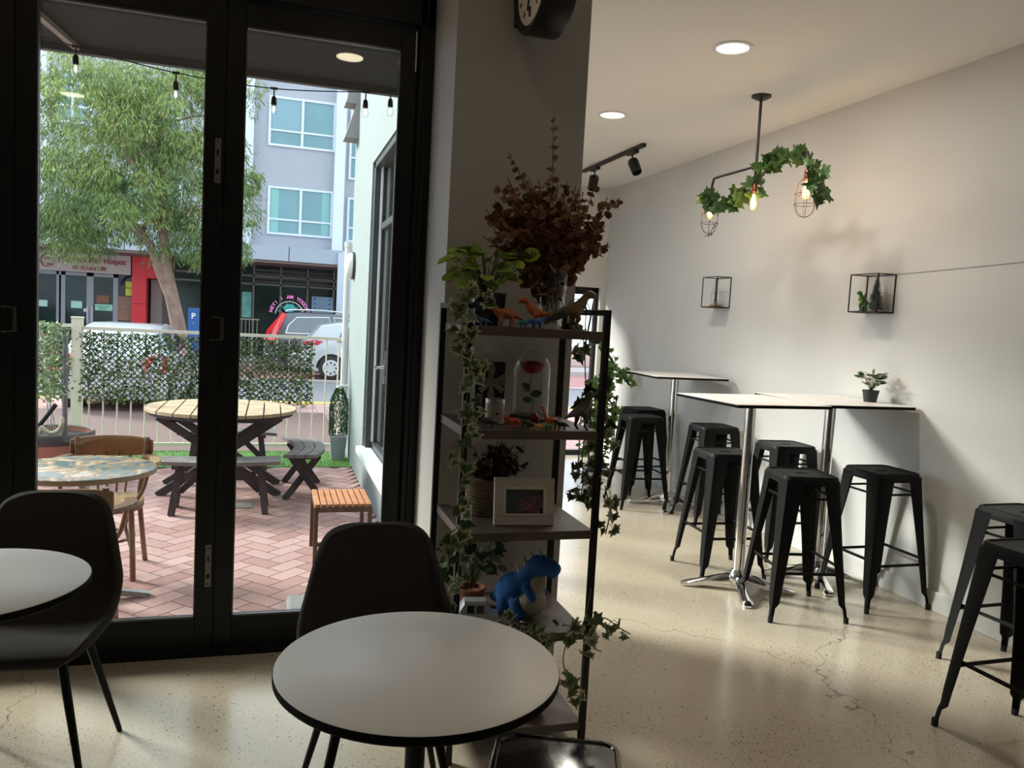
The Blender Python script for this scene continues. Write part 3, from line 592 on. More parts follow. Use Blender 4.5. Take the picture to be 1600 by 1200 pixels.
vine('trailing_ivy', 'variegated ivy lying over the front of the fourth board beside the plush dinosaur', [[(.74, 2.52, z+.03), (.79, 2.50, z+.06), (.84, 2.51, z+.02), (.90, 2.48, z+.015), (.97, 2.47, z-.01)]], 22, .035, jitter=.03, down=.2)
wj = thing('white_jar', 'pale ribbed jar behind the plush dinosaur', 'jar', (1.0, 2.78, z)); MB().lathe([(.026, 0), (.028, .005), (.028, .10), (.024, .115), (.001, .115)], 24).build('jar_body', mat('ribbed_jar', (.45, .42, .36), .5), wj, smooth=True); MB().lathe([(.025, .115), (.025, .13), (.001, .13)], 24).build('lid', BLK, wj, smooth=True)
# bottom board
bw = thing('white_bowl', 'white bowl with dark inside on the bottom board of the shelf', 'bowl', (.90, 2.60, SZ[4])); MB().lathe([(.05, 0), (.07, .012), (.088, .05), (.091, .06), (.087, .06), (.082, .05), (.062, .017), (.001, .013)], 40).build('bowl_body', mat('bowl_white', (.60, .56, .48), .4), bw, smooth=True)
MB().lathe([(.08, .046), (.001, .05)], 32).build('dark_filling', mat('soil', (.02, .025, .02), .9, var=.5, scale=80), bw)

# ================================================================ LAMPS AND WALL THINGS
def downlight(x, y, label, e, warm=(1, .93, .82), r=.085, dim=False):
    t = thing('downlight', label, 'ceiling light', (x, y, H), 0, 'recessed round ceiling lights')
    MB().lathe([(r+.022, -.001), (r+.024, -.006), (r+.004, -.009), (r, -.002)], 40, c0=False, c1=False).build('trim_ring', mat('lamp_trim', (.8, .79, .76), .4), t, smooth=True)
    MB().lathe([(r, -.003), (.001, -.003)], 40, c0=False).build('lens', mat('dim_lens', (.9, .85, .6), .5, emit=(1, .80, .42), es=1.8) if dim else mat('lens', (.9, .9, .85), .5, emit=(1, .95, .85), es=3.2), t)
    l = light('lamp_light', 'AREA', (0, 0, -.012), e, warm, shape='DISK', size=.16); l.parent = t
    return t
downlight(2.352, 3.932, 'round white ceiling light nearest the camera in the bright room', 12)
downlight(2.341, 5.506, 'smaller-looking round ceiling light farther back beside the pier edge', 12)
downlight(.405, 2.076, 'round ceiling light above the cafe tables, seen reflected in the right door glass', .7, (1, .85, .6), .078, True)
downlight(-1.5, .2, 'round ceiling light over the dim side of the room', .5, (1, .85, .6), .085, True)
downlight(2.75, 1.25, 'added round ceiling light out of view, brightening the right foreground floor', 3.5)  # extra lamp outside the frame, added to lift the right foreground floor
tk = thing('track_light', 'black ceiling track with two black spotlights near the far wall', 'track light', (2.94, 6.2, H))
MB().box((-.018, 0, -.03), (.018, 1.35, 0)).build('track', BLK, tk, bevel=.002)
for y, tilt, az in ((.22, 35, 190), (1.06, 12, 120)):
    q = MB(); q.box((-.02, y-.08, -.055), (.02, y+.08, -.03)); q.tube([(0, y, -.05), (0, y, -.10)], .007, 8)
    ad = q.build('adapter', BLK, tk)
    T = Matrix.Translation((0, y, -.10)) @ Matrix.Rotation(R(az), 4, 'Z') @ Matrix.Rotation(R(tilt), 4, 'X')
    s_ = MB(); rr = [[T @ V((r_*cos(2*pi*j/24), r_*sin(2*pi*j/24), z_)) for j in range(24)] for r_, z_ in ((.02, 0), (.042, -.012), (.048, -.03), (.043, -.145), (.036, -.147), (.034, -.12))]
    s_.loft(rr); s_.build('spot_head', BLK, tk, smooth=True)
# pendant
pn = thing('pendant_lamp', 'black pipe pendant lamp with three glowing bulbs, two in wire cages, hanging from the ceiling', 'pendant lamp', (3.0, 4.62, H)); PG = mat('pipe_grey', (.045, .042, .042), .35, .6)
MB().lathe([(.062, 0), (.062, -.012), (.03, -.028), (.014, -.03), (.001, -.03)], 28).build('canopy', PG, pn, smooth=True)
MB().tube([(0, 0, -.02), (0, 0, -.45)], .0095, 12).build('rod', PG, pn, smooth=True)
q = MB(); zc = -.45; q.tube(bez([(0, -.54, zc-.12), (0, -.54, zc-.06), (0, -.525, zc-.02), (0, -.49, zc), (0, -.2, zc), (0, .2, zc), (0, .49, zc), (0, .525, zc-.02), (0, .54, zc-.06), (0, .54, zc-.12)], 5), .009, 10); q.tube([(0, 0, zc), (0, 0, zc-.12)], .009, 10); q.tube([(-.0, -.03, zc), (0, .03, zc)], .02, 14); q.ball((0, 0, zc), .024, 14, 8)
q.build('pipe_arm', PG, pn, smooth=True)
BG = glassmat('bulb_glass', (1, .93, .80), 1.0)
for y in (-.54, 0, .54):
    MB().lathe([(.012, zc-.11), (.019, zc-.12), (.019, zc-.165), (.014, zc-.17)], 18, (0, y, 0)).build('socket', mat('copper', (.20, .07, .03), .4, .7), pn, smooth=True)
    bl = MB().lathe([(.012, zc-.165), (.014, zc-.18), (.03, zc-.225), (.033, zc-.25), (.026, zc-.278), (.001, zc-.29)], 20, (0, y, 0)).build('bulb', BG, pn, smooth=True)
    q = MB()
    for k in range(4):
        a = k*pi/2; q.tube([(.004*cos(a), y+.004*sin(a), zc-.18), (.013*cos(a), y+.013*sin(a), zc-.215), (.011*cos(a), y+.011*sin(a), zc-.262)], .0022, 5)
    q.build('filament', mat('filament', (1, .6, .2), .5, emit=(1, .55, .18), es=38), bl)
    l = light('bulb_light', 'POINT', (0, y, zc-.24), 1.5, (1, .66, .32), shadow_soft_size=.03); l.parent = pn
for y in (-.54, .54):
    q = MB(); cz = zc-.17; rr = .064
    for z_, r_ in ((0, .03), (-.085, rr), (-.145, rr)): q.tube([(r_*cos(R(a)), y+r_*sin(R(a)), cz+z_) for a in range(0, 361, 15)], .0016, 5)
    for k in range(3):
        a = k*pi/3; q.tube([(s_*r_*cos(a), y+s_*r_*sin(a), cz+z_) for s_, r_, z_ in ((1, .03, 0), (1, .055, -.03), (1, rr, -.085), (1, rr, -.155), (1, .05, -.195), (1, .025, -.214), (1, 0, -.22), (-1, .025, -.214), (-1, .05, -.195), (-1, rr, -.155), (-1, rr, -.085), (-1, .055, -.03), (-1, .03, 0))], .0016, 5)
    q.build('wire_cage', mat('cage_wire', (.07, .035, .03), .5, .5), pn)
PX, PY, PZ = 3.0, 4.62, H
vine('ivy_garland', 'green ivy garland wound along the pendant lamp arms and bulbs', [
    [(PX, PY+.60, 2.47), (PX, PY+.54, 2.49), (PX-.02, PY+.50, 2.44), (PX, PY+.30, 2.40), (PX, PY+.15, 2.44), (PX, PY+.02, 2.48), (PX, PY-.04, 2.58), (PX, PY-.22, 2.60), (PX, PY-.42, 2.60), (PX, PY-.54, 2.52), (PX+.02, PY-.59, 2.46), (PX+.03, PY-.66, 2.38), (PX+.02, PY-.62, 2.30)]],
    125, .078, mat('garland_leaf', (.03, .085, .02), .45, attr=(.08, .17, .04)), STEM, .045, down=.3)
vine('ivy_sprig', 'thin leafless twig hanging under the left wire cage of the pendant', [[(PX, PY+.54, 2.30), (PX+.02, PY+.50, 2.26), (PX, PY+.56, 2.19)], [(PX, PY+.60, 2.19), (PX, PY+.48, 2.20)]], 3, .02, mat('reddish', (.10, .04, .03), .6), BRNS, .01)
# wire cube shelves on the wall
def cube_shelf(y0, y1, z0, z1, d, label):
    t = thing('wire_cube_shelf', label, 'wall shelf', (RX, y0, z0), 0, 'black wire cube shelves on the wall'); q = MB(); r_ = .0035; W_, H_ = y1-y0, z1-z0
    for x_ in (-d, -.004):
        for a, b in (((0, 0), (W_, 0)), ((W_, 0), (W_, H_)), ((W_, H_), (0, H_)), ((0, H_), (0, 0))): q.beam((x_, a[0], a[1]), (x_, b[0], b[1]), .006, .006)
    for yy in (0, W_):
        for zz in (0, H_): q.beam((-d, yy, zz), (-.003, yy, zz), .006, .006)
    q.build('wire_frame', BLK, t); MB().box((-d, 0, .0), (-.004, W_, .006)).build('base_plate', BLK, t); return t
cube_shelf(5.80, 6.03, 1.705, 1.955, .13, 'left wire cube shelf on the right wall, holding a glass cloche')
cube_shelf(3.98, 4.22, 1.672, 1.905, .13, 'right wire cube shelf on the right wall, holding a green dinosaur and bottle-brush trees')
t = thing('mini_cloche', 'small glass dome on a round wood base in the left wall cube', 'ornament', (3.55, 5.915, 1.711))
MB().lathe([(.046, 0), (.046, .018), (.001, .018)], 28).build('wood_base', mat('pale_wood', (.38, .22, .10), .6), t, smooth=True)
MB().lathe([(.038, .018), (.038, .125)]+[(.038*cos(R(a)), .125+.038*sin(R(a))) for a in range(15, 91, 15)], 28, c0=False).build('dome', GLS2, t, smooth=True)
q = MB()
for sx_, sy_ in ((1, 1), (1, -1), (-1, 1), (-1, -1)): q.tube([(.018*sx_, .018*sy_, .018), (.009*sx_, .009*sy_, .05), (.003*sx_, .003*sy_, .09), (0, 0, .13)], .002, 4)
for z_, h_ in ((.03, .015), (.05, .011), (.075, .006)): q.box((-h_, -h_, z_), (h_, h_, z_+.003))
q.build('tower_model', BLK, t)
def brush_tree(loc, h, r, label):
    t = thing('bottle_brush_tree', label, 'ornament', loc, 0, 'bottle-brush trees in the wall cube'); q = MB()
    for k in range(int(900*h/.2)):
        u = random.random(); a = random.uniform(0, 2*pi); z_ = h*(.10+.9*u); rr = r*(1-u)**.85+.003; leafm(q, (0, 0, z_), (cos(a)*1, sin(a), -.25), (0, 0, 1), rr, LONG, 0.05, random.random(), random.random())
    q.v = [(x_, y_, z_) for x_, y_, z_ in q.v]; q.build('bristles', mat('frosted_green', (.10, .15, .13), .8, attr=(.38, .44, .42)), t)
    MB().tube([(0, 0, .01), (0, 0, h)], .0025, 5).build('trunk', BRNS, t); MB().lathe([(.016, 0), (.016, .014), (.001, .014)], 14).build('base', mat('pale_wood', (.38, .22, .10), .6), t, smooth=True)
brush_tree((3.545, 4.055, 1.678), .235, .058, 'taller frosted bottle-brush tree in the right wall cube')
brush_tree((3.565, 4.175, 1.678), .115, .034, 'shorter frosted bottle-brush tree behind the green dinosaur')
dg = dino('toy_dinosaur', 'bright green upright toy dinosaur in the right wall cube', (3.53, 4.145, 1.678), R(200), .14, (.07, .22, .03), *BIPED, extra=[('belly', (.25, .33, .05), lambda q: q.ball((.10, 0, .48), .12, 10, 8, (1, .8, 1.3)))])
del dg['group']
fp = pot('potted_flowers', 'small black pot of pale flowers on the right high table', (3.495, 3.97, 1.124), .036, .046, .075, mat('pot_black2', (.02, .02, .02), .5), cat='plant')
lf = MB(); fl_ = MB(); sm = MB()
for k in range(30):
    a = random.uniform(0, 2*pi); rr = random.uniform(.01, .07); q = V((rr*cos(a), rr*sin(a), .10+random.uniform(0, .07))); sm.tube([(0, 0, .07), q], .0014, 4); leafm(lf, q, V((cos(a), sin(a), .4)), V((0, 0, 1))+rv(.6), .045, OVAL, .2, 0, random.random())
sm.tube([(0, 0, .08), (0, -.01, .19)], .0015, 4); leafm(lf, (0, -.01, .17), (0, 0, 1), (-1, 0, 0), .04, OVAL)
for c_ in ((-.03, .0, .14), (.01, -.04, .15), (-.02, .03, .11), (.02, -.01, .16), (-.04, -.035, .12)):
    for k in range(7): a = k*.9; leafm(fl_, V(c_), V((cos(a), sin(a), .5)), (0, 0, 1), .028, ROUND, .3)
sm.build('stem', STEM, fp); lf.build('leaves', mat('dusty_leaf', (.05, .10, .03), .5, attr=(.25, .27, .16)), fp); fl_.build('petals', mat('pale_petal', (.62, .48, .40), .6), fp)
# wall clock
ck = thing('wall_clock', 'thick black round double-sided clock mounted on the pier near the ceiling', 'clock', (.905, 2.80, 2.735)); q = MB()
def xl(prof, n=48): return [[V((x_, r_*cos(2*pi*j/n), r_*sin(2*pi*j/n))) for j in range(n)] for r_, x_ in prof]
q.loft(xl([(.175, -.05), (.20, -.062), (.205, -.055), (.205, .055), (.20, .062), (.175, .05)])); q.build('case', BLK, ck, smooth=True)
MB().box((-.045, .19, -.105), (.045, .25, .105)).build('mounting_bracket', BLK, ck, bevel=.004)
MB().loft(xl([(.172, -.052), (.17, -.054)])).build('dial', mat('dial_cream', (.62, .55, .42), .6), ck)
for k in range(12): a = k*pi/6; MB().beam((-.055, .15*sin(a), .15*cos(a)), (-.055, (.13 if k % 3 else .115)*sin(a), (.13 if k % 3 else .115)*cos(a)), .006 if k % 3 else .012, .002, (1, 0, 0)).build('hour_mark', BLK, ck)
MB().beam((-.057, 0, 0), (-.057, .03, -.12), .006, .002, (1, 0, 0)).build('minute_hand', BLK, ck); MB().beam((-.058, 0, 0), (-.058, -.07, .04), .009, .002, (1, 0, 0)).build('hour_hand', BLK, ck)
tg = MB().tube(bez([(RX-.003, 4.29, 1.912), (RX-.003, 4.0, 1.907), (RX-.003, 3.4, 1.925), (RX-.003, 2.6, 1.955), (RX-.003, 1.6, 2.0)], 8), .0016, 5).build('thin_cable', mat('cable_grey', (.30, .29, .27), .6)); tag(tg, 'thin grey cable running along the right wall from the right wire cube', 'cable')
# far corner: vine wrapped boom lamp
fl2 = thing('floor_lamp', 'black boom floor lamp with a round head in the far corner, wound with ivy', 'floor lamp', (3.30, 7.55, 0))
MB().lathe([(.14, 0), (.14, .015), (.02, .03)], 28).build('base', BLK, fl2, smooth=True)
MB().tube([(0, 0, .02), (-.005, 0, 1.24)], .011, 8).build('pole', BLK, fl2, smooth=True)
MB().tube([(-.08, 0, 1.34), (0, 0, 1.235), (.17, -.25, .92)], .011, 8).build('boom', BLK, fl2, smooth=True)
q = MB(); T = Matrix.Translation((-.085, 0, 1.37)) @ Matrix.Rotation(R(-20), 4, 'Y'); q.loft([[T @ V((r_*cos(2*pi*j/24), r_*sin(2*pi*j/24), z_)) for j in range(24)] for r_, z_ in ((.02, .05), (.07, .045), (.10, .02), (.105, -.01), (.08, -.04), (.03, -.05))]); q.build('lamp_head', BLKM, fl2, smooth=True)
vine('climbing_ivy', 'green ivy climbing over the boom lamp in the far corner', [[(3.19, 7.5, 1.34), (3.26, 7.48, 1.28), (3.31, 7.5, 1.22), (3.38, 7.40, 1.10), (3.47, 7.3, .94)], [(3.25, 7.45, .98), (3.28, 7.45, 1.2)], [(3.30, 7.45, 1.02), (3.40, 7.4, 1.02)]], 34, .075, LEAFG, STEM, .05, cat='plant')
ps = thing('plant_stand', 'black wire plant stand holding leafy pots in the far corner', 'plant stand', (3.17, 7.35, 0)); q = MB()
for sx_ in (-.13, .13):
    for sy_ in (-.13, .13): q.tube([(sx_, sy_, 0), (sx_, sy_, .82)], .007, 6)
for z_ in (.06, .42, .80): 
    for s_ in (-.13, .13): q.tube([(-.13, s_, z_), (.13, s_, z_)], .006, 5); q.tube([(s_, -.13, z_), (s_, .13, z_)], .006, 5)
q.build('frame', BLK, ps)
for z_ in (.06, .42): MB().box((-.13, -.13, z_), (.13, .13, z_+.008)).build('tier', BLK, ps)
for z_, lab in ((.068, 'leafy plant in a black pot on the bottom tier of the wire stand'), (.428, 'leafy plant in a black pot on the middle tier of the wire stand')):
    p_ = pot('potted_plant', lab, (3.17, 7.35, z_), .06, .075, .11, mat('pot_black', (.012, .012, .014), .15), cat='plant'); lf = MB()
    for k in range(50):
        a = random.uniform(0, 2*pi); rr = random.uniform(.02, .16); leafm(lf, (rr*cos(a), rr*sin(a), .12+random.uniform(-.03, .2)), (cos(a), sin(a), random.uniform(-.7, .5)), V((0, -.4, 1))+rv(.5), random.uniform(.05, .10), OVAL if k % 3 else IVY, .2, random.random(), random.random())
    lf.build('leaves', LEAFG, p_)
vine('climbing_ivy', 'pale green ivy trailing from the top of the wire plant stand', [[(3.05, 7.25, .95), (3.10, 7.2, .82), (3.08, 7.2, .62)], [(3.2, 7.2, .92), (3.26, 7.2, .8), (3.24, 7.2, .55)], [(3.12, 7.2, .7), (3.12, 7.2, .4)]], 24, .085, LEAFG, STEM, .06, cat='plant')

# ================================================================ OUTSIDE: COURTYARD
G = -.15
BRK = mat('red_paver', (.35, .185, .165), .75, attr=(.51, .33, .305), bump=.2, bscale=60)
def herring(x0, x1, y0, y1, z, w, name, rot=R(38), ox=0, oy=0, m=BRK):
    q = MB(); c, s = cos(rot), sin(rot); cx, cy = (x0+x1)/2, (y0+y1)/2; n = int(max(x1-x0, y1-y0)/w*.75)+4; gp = .0035
    for i in range(-n, n):
        for j in range(-n, n):
            d = (i-j) % 4
            if d == 0: a = (i, j, i+2, j+1)
            elif d == 3: a = (i, j, i+1, j+2)
            else: continue
            mx, my = (a[0]+a[2])/2*w, (a[1]+a[3])/2*w; X, Y = cx+mx*c-my*s, cy+mx*s+my*c
            if not (x0 < X < x1 and y0 < Y < y1): continue
            vs = []
            for px, py in ((a[0]*w+gp, a[1]*w+gp), (a[2]*w-gp, a[1]*w+gp), (a[2]*w-gp, a[3]*w-gp), (a[0]*w+gp, a[3]*w-gp)): vs.append(V((min(max(cx+px*c-py*s, x0-.0), x1), cy+px*s+py*c, z)))
            vs += [v-V((0, 0, .012)) for v in vs]; q.add(vs, [(0, 1, 2, 3), (0, 4, 5, 1), (1, 5, 6, 2), (2, 6, 7, 3), (3, 7, 4, 0)], [random.random()]*8)
    return struct(q.build(name, m))
struct(MB().box((-7, 3.62, G-.2), (.86, 13.2, G-.008)).build('ground_bed', mat('sand', (.16, .10, .09), .95)))
herring(-5.5, .86, 3.66, 8.52, G, .122, 'courtyard_paving', R(45.5))
struct(MB().box((-7, 3.5, G-.2), (.86, 3.66, -.012)).build('trim_threshold', mat('threshold', (.10, .10, .10), .6)))
gr = MB()
gr.box((-6, 8.52, G-.01), (.86, 9.46, G+.008)); random.seed(2)
for k in range(14000):
    x = random.uniform(-3.2, .85); y = random.uniform(8.52, 9.45); a = random.uniform(0, pi); h = random.uniform(.012, .032); dx, dy = cos(a)*.003, sin(a)*.003; l_ = rv(.012)
    gr.add([(x-dx, y-dy, G+.005), (x+dx, y+dy, G+.005), (x+l_.x, y+l_.y, G+.005+h)], [(0, 1, 2)], [random.random()]*3)
if len(gr.t) != len(gr.v): gr.t = [0.3]*(len(gr.v)-len(gr.t))+gr.t
g_ = gr.build('lawn_strip', mat('turf', (.12, .27, .06), .8, attr=(.28, .46, .14))); tag(g_, 'green artificial grass strip between the paving and the cream fence', 'grass'); g_['kind'] = 'stuff'
herring(-9, 7, 9.5, 14.6, G-.02, .16, 'footpath_paving', R(0))
st_ = MB(); st_.box((-40, 9.46, G-.6), (40, 9.5, G-.012)); struct(st_.build('trim_fence_kerb', mat('kerb', (.36, .33, .31), .8)))
struct(MB().box((-40, 11.9, G-.1), (40, 12.05, G-.012)).build('trim_pale_band', mat('kerb', (.36, .33, .31), .8)))
struct(MB().box((-60, 9, -.9), (60, 60, -.32)).build('ground_street', mat('sand', (.16, .10, .09), .95)))
struct(MB().box((-40, 14.6, -.4), (40, 14.85, G-.01)).build('trim_kerb_yellow', mat('yellow_line', (.72, .52, .10), .7, var=.15)))
struct(MB().box((-40, 14.85, -.35), (40, 20.3, -.30)).build('road', mat('asphalt', (.20, .20, .215), .85, var=.1, scale=30)))
struct(MB().box((-40, 20.3, -.35), (40, 20.7, -.25)).build('trim_kerb_far', mat('kerb', (.36, .33, .31), .8)))
struct(MB().box((-40, 20.7, -.35), (40, 25.6, -.285)).build('parking_bay', mat('red_bay', (.36, .17, .155), .8, var=.1, scale=6)))
struct(MB().box((-40, 25.6, -.35), (40, 28.2, -.13)).build('footpath_far', mat('kerb', (.36, .33, .31), .8)))
# teak stool
def slats(q, x0, x1, y0, y1, z0, z1, n, gap=.008):
    w_ = (x1-x0)/n
    for i in range(n): q.box((x0+i*w_+gap/2, y0, z0), (x0+(i+1)*w_-gap/2, y1, z1))
tk2 = thing('teak_side_stool', 'small orange-brown teak slatted stool on dark sled legs on the pavers', 'stool', (.48, 5.40, G)); q = MB(); slats(q, -.185, .185, -.23, .23, .385, .405, 9); q.build('slatted_top', mat('teak', (.50, .20, .07), .5, var=.25, scale=9), tk2, bevel=.002)
BZ = mat('bronze_frame', (.12, .065, .045), .5, .3); q = MB()
for s_ in (-1, 1): q.box((-.185, s_*.23-.012, .355), (.185, s_*.23+.012, .385)); q.box((-.185, s_*.23-.012, .0), (.185, s_*.23+.012, .022)); q.box((s_*.17-.012, -.22, .36), (s_*.17+.012, .22, .384))
q.build('frame', BZ, tk2)
for sx_ in (-1, 1):
    for sy_ in (-1, 1): MB().box((sx_*.172-.013, sy_*.23-.013, .02), (sx_*.172+.013, sy_*.23+.013, .357)).build('leg', BZ, tk2)
# picnic table
OAK = mat('weathered_top', (.46, .35, .22), .65, var=.25, scale=7); DKW = mat('dark_timber', (.055, .042, .045), .75, var=.3, scale=9); GRW = mat('grey_timber', (.20, .18, .17), .7, var=.25, scale=9)
pt = thing('round_picnic_table', 'round picnic table with pale planks and dark crossed legs in the courtyard', 'table', (-.40, 7.50, G)); q = MB(); r0 = .64; n = 9; w_ = 2*r0/n
for i in range(n):
    xa, xb = -r0+i*w_+.006, -r0+(i+1)*w_-.006; xs_ = [xa+(xb-xa)*k/4 for k in range(5)]; yy = [math.sqrt(max(.012, r0*r0-x*x)) for x in xs_]
    q.prism([(x, -y) for x, y in zip(xs_, yy)]+[(x, y) for x, y in zip(xs_[::-1], yy[::-1])], .72, .75)
q.build('plank_top', OAK, pt, bevel=.003)
q = MB(); q.prism([((r0-.03)*cos(2*pi*k/36), (r0-.03)*sin(2*pi*k/36)) for k in range(36)], .69, .718)
q.build('under_ring', DKW, pt)
for s_ in (-1, 1): 
    for k in (-1, 1):
        q = MB(); q.beam((k*.50, s_*.24+k*.022, .69), (-k*.50, s_*.24+k*.022, .0), .045, .065, (0, 1, 0)); q.build('crossed_leg', DKW, pt)
q = MB(); q.beam((0, -.24, .36), (0, .24, .36), .09, .04); q.beam((-.48, -.24, .67), (.48, -.24, .67), .045, .06, (0, 1, 0)); q.beam((-.48, .24, .67), (.48, .24, .67), .045, .06, (0, 1, 0)); q.beam((-.3, -.24, .17), (.3, -.24, .17), .04, .07, (0, 1, 0)); q.build('stretcher', DKW, pt)
def bench(loc, rz, L_, label, curve=.10, xleg=False):
    t = thing('timber_bench', label, 'bench', loc, rz, 'weathered timber benches round the picnic table'); D_ = .28
    q = MB()
    for i in range(3):
        y0 = -D_/2+i*D_/3+.004; y1 = y0+D_/3-.008; n_ = 10; a = [(-L_/2+L_*k/n_, y0+curve*(4*((k/n_)-.5)**2)) for k in range(n_+1)]; b = [(-L_/2+L_*k/n_, y1+curve*(4*((k/n_)-.5)**2)) for k in range(n_+1)]
        q.prism(a+b[::-1], .39, .42)
    q.build('plank_seat', GRW, t)
    for s_ in (-1, 1):
        x_ = s_*(L_/2-.13); cy = curve*(4*((.5-.13/L_))**2)
        if xleg:
            for k in (-1, 1): MB().beam((x_+k*.02, cy-k*.12, .39), (x_+k*.02, cy+k*.16, 0), .04, .055, (1, 0, 0)).build('crossed_leg', DKW, t)
        else:
            for k in (-1, 1): MB().beam((x_-s_*.03, cy+k*.07, .39), (x_+s_*.02, cy+k*.15, 0), .05, .05, (1, 0, 0)).build('leg', DKW, t)
        MB().beam((x_, cy-.13, .375), (x_, cy+.13, .375), .05, .03, (1, 0, 0)).build('cross_cleat', DKW, t)
        if not xleg: MB().beam((x_-s_*.02, cy-.09, .17), (x_-s_*.02, cy+.09, .17), .03, .06, (1, 0, 0)).build('lower_rail', DKW, t); MB().beam((x_-s_*.03, cy, .16), (s_*.08, cy-.02, .38), .035, .05, (0, 1, 0)).build('diagonal_brace', DKW, t)
    return t
bench((-.36, 6.68, G), R(0), .92, 'weathered timber bench in front of the round picnic table', .06)
bench((.36, 7.40, G), R(90), .98, 'weathered timber bench with crossed legs right of the picnic table', .10, True)
bench((-.38, 8.36, G), R(180), .92, 'weathered timber bench behind the picnic table beside the fence', .10)
# outdoor cafe table
oc = thing('marbled_cafe_table', 'round outdoor cafe table with a blue and tan marbled top outside the left door', 'table', (-.95, 4.70, G))
MM = mat('marbled_top', (.42, .36, .28), .25); nt = MM.node_tree; wv = nt.nodes.new('ShaderNodeTexNoise'); wv.inputs['Scale'].default_value = 6; wv.inputs['Distortion'].default_value = 2.5; wv.inputs['Detail'].default_value = 5; cr = nt.nodes.new('ShaderNodeValToRGB'); tcx = nt.nodes.new('ShaderNodeTexCoord')
cr.color_ramp.elements[0].color = (.14, .19, .20, 1); cr.color_ramp.elements[1].color = (.70, .62, .50, 1); cr.color_ramp.elements[0].position = .38; cr.color_ramp.elements[1].position = .64
for p_, c_ in ((.46, (.25, .32, .33, 1)), (.53, (.42, .24, .10, 1))): e = cr.color_ramp.elements.new(p_); e.color = c_
nt.links.new(tcx.outputs['Object'], wv.inputs['Vector']); nt.links.new(wv.outputs['Fac'], cr.inputs[0]); nt.links.new(cr.outputs[0], nt.nodes['Principled BSDF'].inputs['Base Color'])
MB().lathe([(.36, .732), (.36, .742), (.355, .745), (.001, .745)], 64).build('tabletop', MM, oc, smooth=True); MB().lathe([(.34, .712), (.362, .716), (.366, .728), (.362, .740)], 64).build('rim_band', mat('rim_tan', (.35, .26, .17), .5), oc, smooth=True)
MB().tube([(0, 0, .06), (0, 0, .715)], .03, 16).build('post', STL, oc, smooth=True)
for k in range(4):
    a = R(8+90*k); MB().loft([[V((cos(a)*u-sin(a)*v_, sin(a)*u+cos(a)*v_, z_)) for v_, z_ in ((-.03, z0), (.03, z0), (.022, z1), (-.022, z1))] for u, z0, z1 in ((.02, .05, .09), (.2, .02, .05), (.34, .0, .02))]).build('foot', STL, oc)
# bentwood armchairs
BW = mat('bentwood', (.20, .095, .045), .35, var=.25, scale=8, coat=.3); SEATW = mat('worn_seat', (.42, .27, .12), .35, var=.35, scale=6)
def bentwood(loc, rz, label):
    t = thing('bentwood_armchair', label, 'chair', loc, rz, 'bentwood armchairs at the marbled table')   # faces -Y
    q = MB(); out = [( .21*math.copysign(abs(cos(a))**.8, cos(a)), .20*math.copysign(abs(sin(a))**.8, sin(a))-.0) for a in [2*pi*k/32 for k in range(32)]]; q.prism(out, .43, .455); q.build('seat', SEATW, t, bevel=.006)
    q = MB(); q.prism([(x*1.0, y*1.0) for x, y in out], .405, .432); q.build('seat_rail', BW, t)
    for s_ in (-1, 1):
        MB().tube(bez([(s_*.165, -.155, .43), (s_*.175, -.165, .25), (s_*.185, -.18, 0)], 5), .017, 10).build('leg', BW, t, smooth=True)
        MB().tube(bez([(s_*.20, .20, .80), (s_*.185, .185, .62), (s_*.165, .165, .44), (s_*.18, .19, .2), (s_*.195, .225, 0)], 5), .016, 10).build('rear_leg', BW, t, smooth=True)
        MB().tube(bez([(s_*.16, -.15, .40), (s_*.13, -.10, .31), (s_*.165, -.155, .20)], 5), .009, 8).build('corner_bracket', BW, t, smooth=True)
        MB().tube(bez([(s_*.17, -.15, .44), (s_*.22, -.09, .53), (s_*.25, -.06, .66)], 5), .012, 8).build('arm_support', BW, t, smooth=True)
        q = MB(); C = bez([(s_*.19, .20, .685), (s_*.25, .12, .685), (s_*.275, 0, .68), (s_*.245, -.10, .675)], 5); rr = []
        for i, c in enumerate(C):
            d = (C[min(i+1, len(C)-1)]-C[max(i-1, 0)]).normalized(); nn = V((-d.y, d.x, 0)); w_ = .022+.012*i/len(C); rr.append([c-nn*w_-V((0, 0, .012)), c+nn*w_-V((0, 0, .012)), c+nn*w_+V((0, 0, .012)), c-nn*w_+V((0, 0, .012))])
        q.loft(rr); q.build('armrest', SEATW if s_ > 0 else BW, t, bevel=.004)
    q = MB(); rr = []
    for k in range(13):
        u = -1+k/6; x = .235*u; y = .245-.05*u*u; h_ = .065*(1-.35*abs(u)**3); rr.append([V((x, y-.010, .74-h_)), V((x, y+.012, .74-h_)), V((x, y+.014, .74+h_)), V((x, y-.008, .74+h_))])
    q.loft(rr); q.build('back_rail', mat('rail_wood', (.28, .13, .05), .35, var=.25, scale=6, coat=.3), t, bevel=.006)
    for x in (-.10, -.035, .035, .10): MB().tube([(x, .235, .70), (x*.75, .19, .45)], .008, 6).build('back_spindle', BW, t)
    MB().tube([(.16*cos(2*pi*k/24), .16*sin(2*pi*k/24)+.01, .22) for k in range(25)], .008, 6).build('leg_ring', BW, t)
    return t
bentwood((-.93, 5.20, G), R(0), 'bentwood armchair with a curved back rail behind the marbled outdoor table')
bentwood((-.90, 4.12, G), R(180), 'bentwood armchair between the left door and the marbled outdoor table')
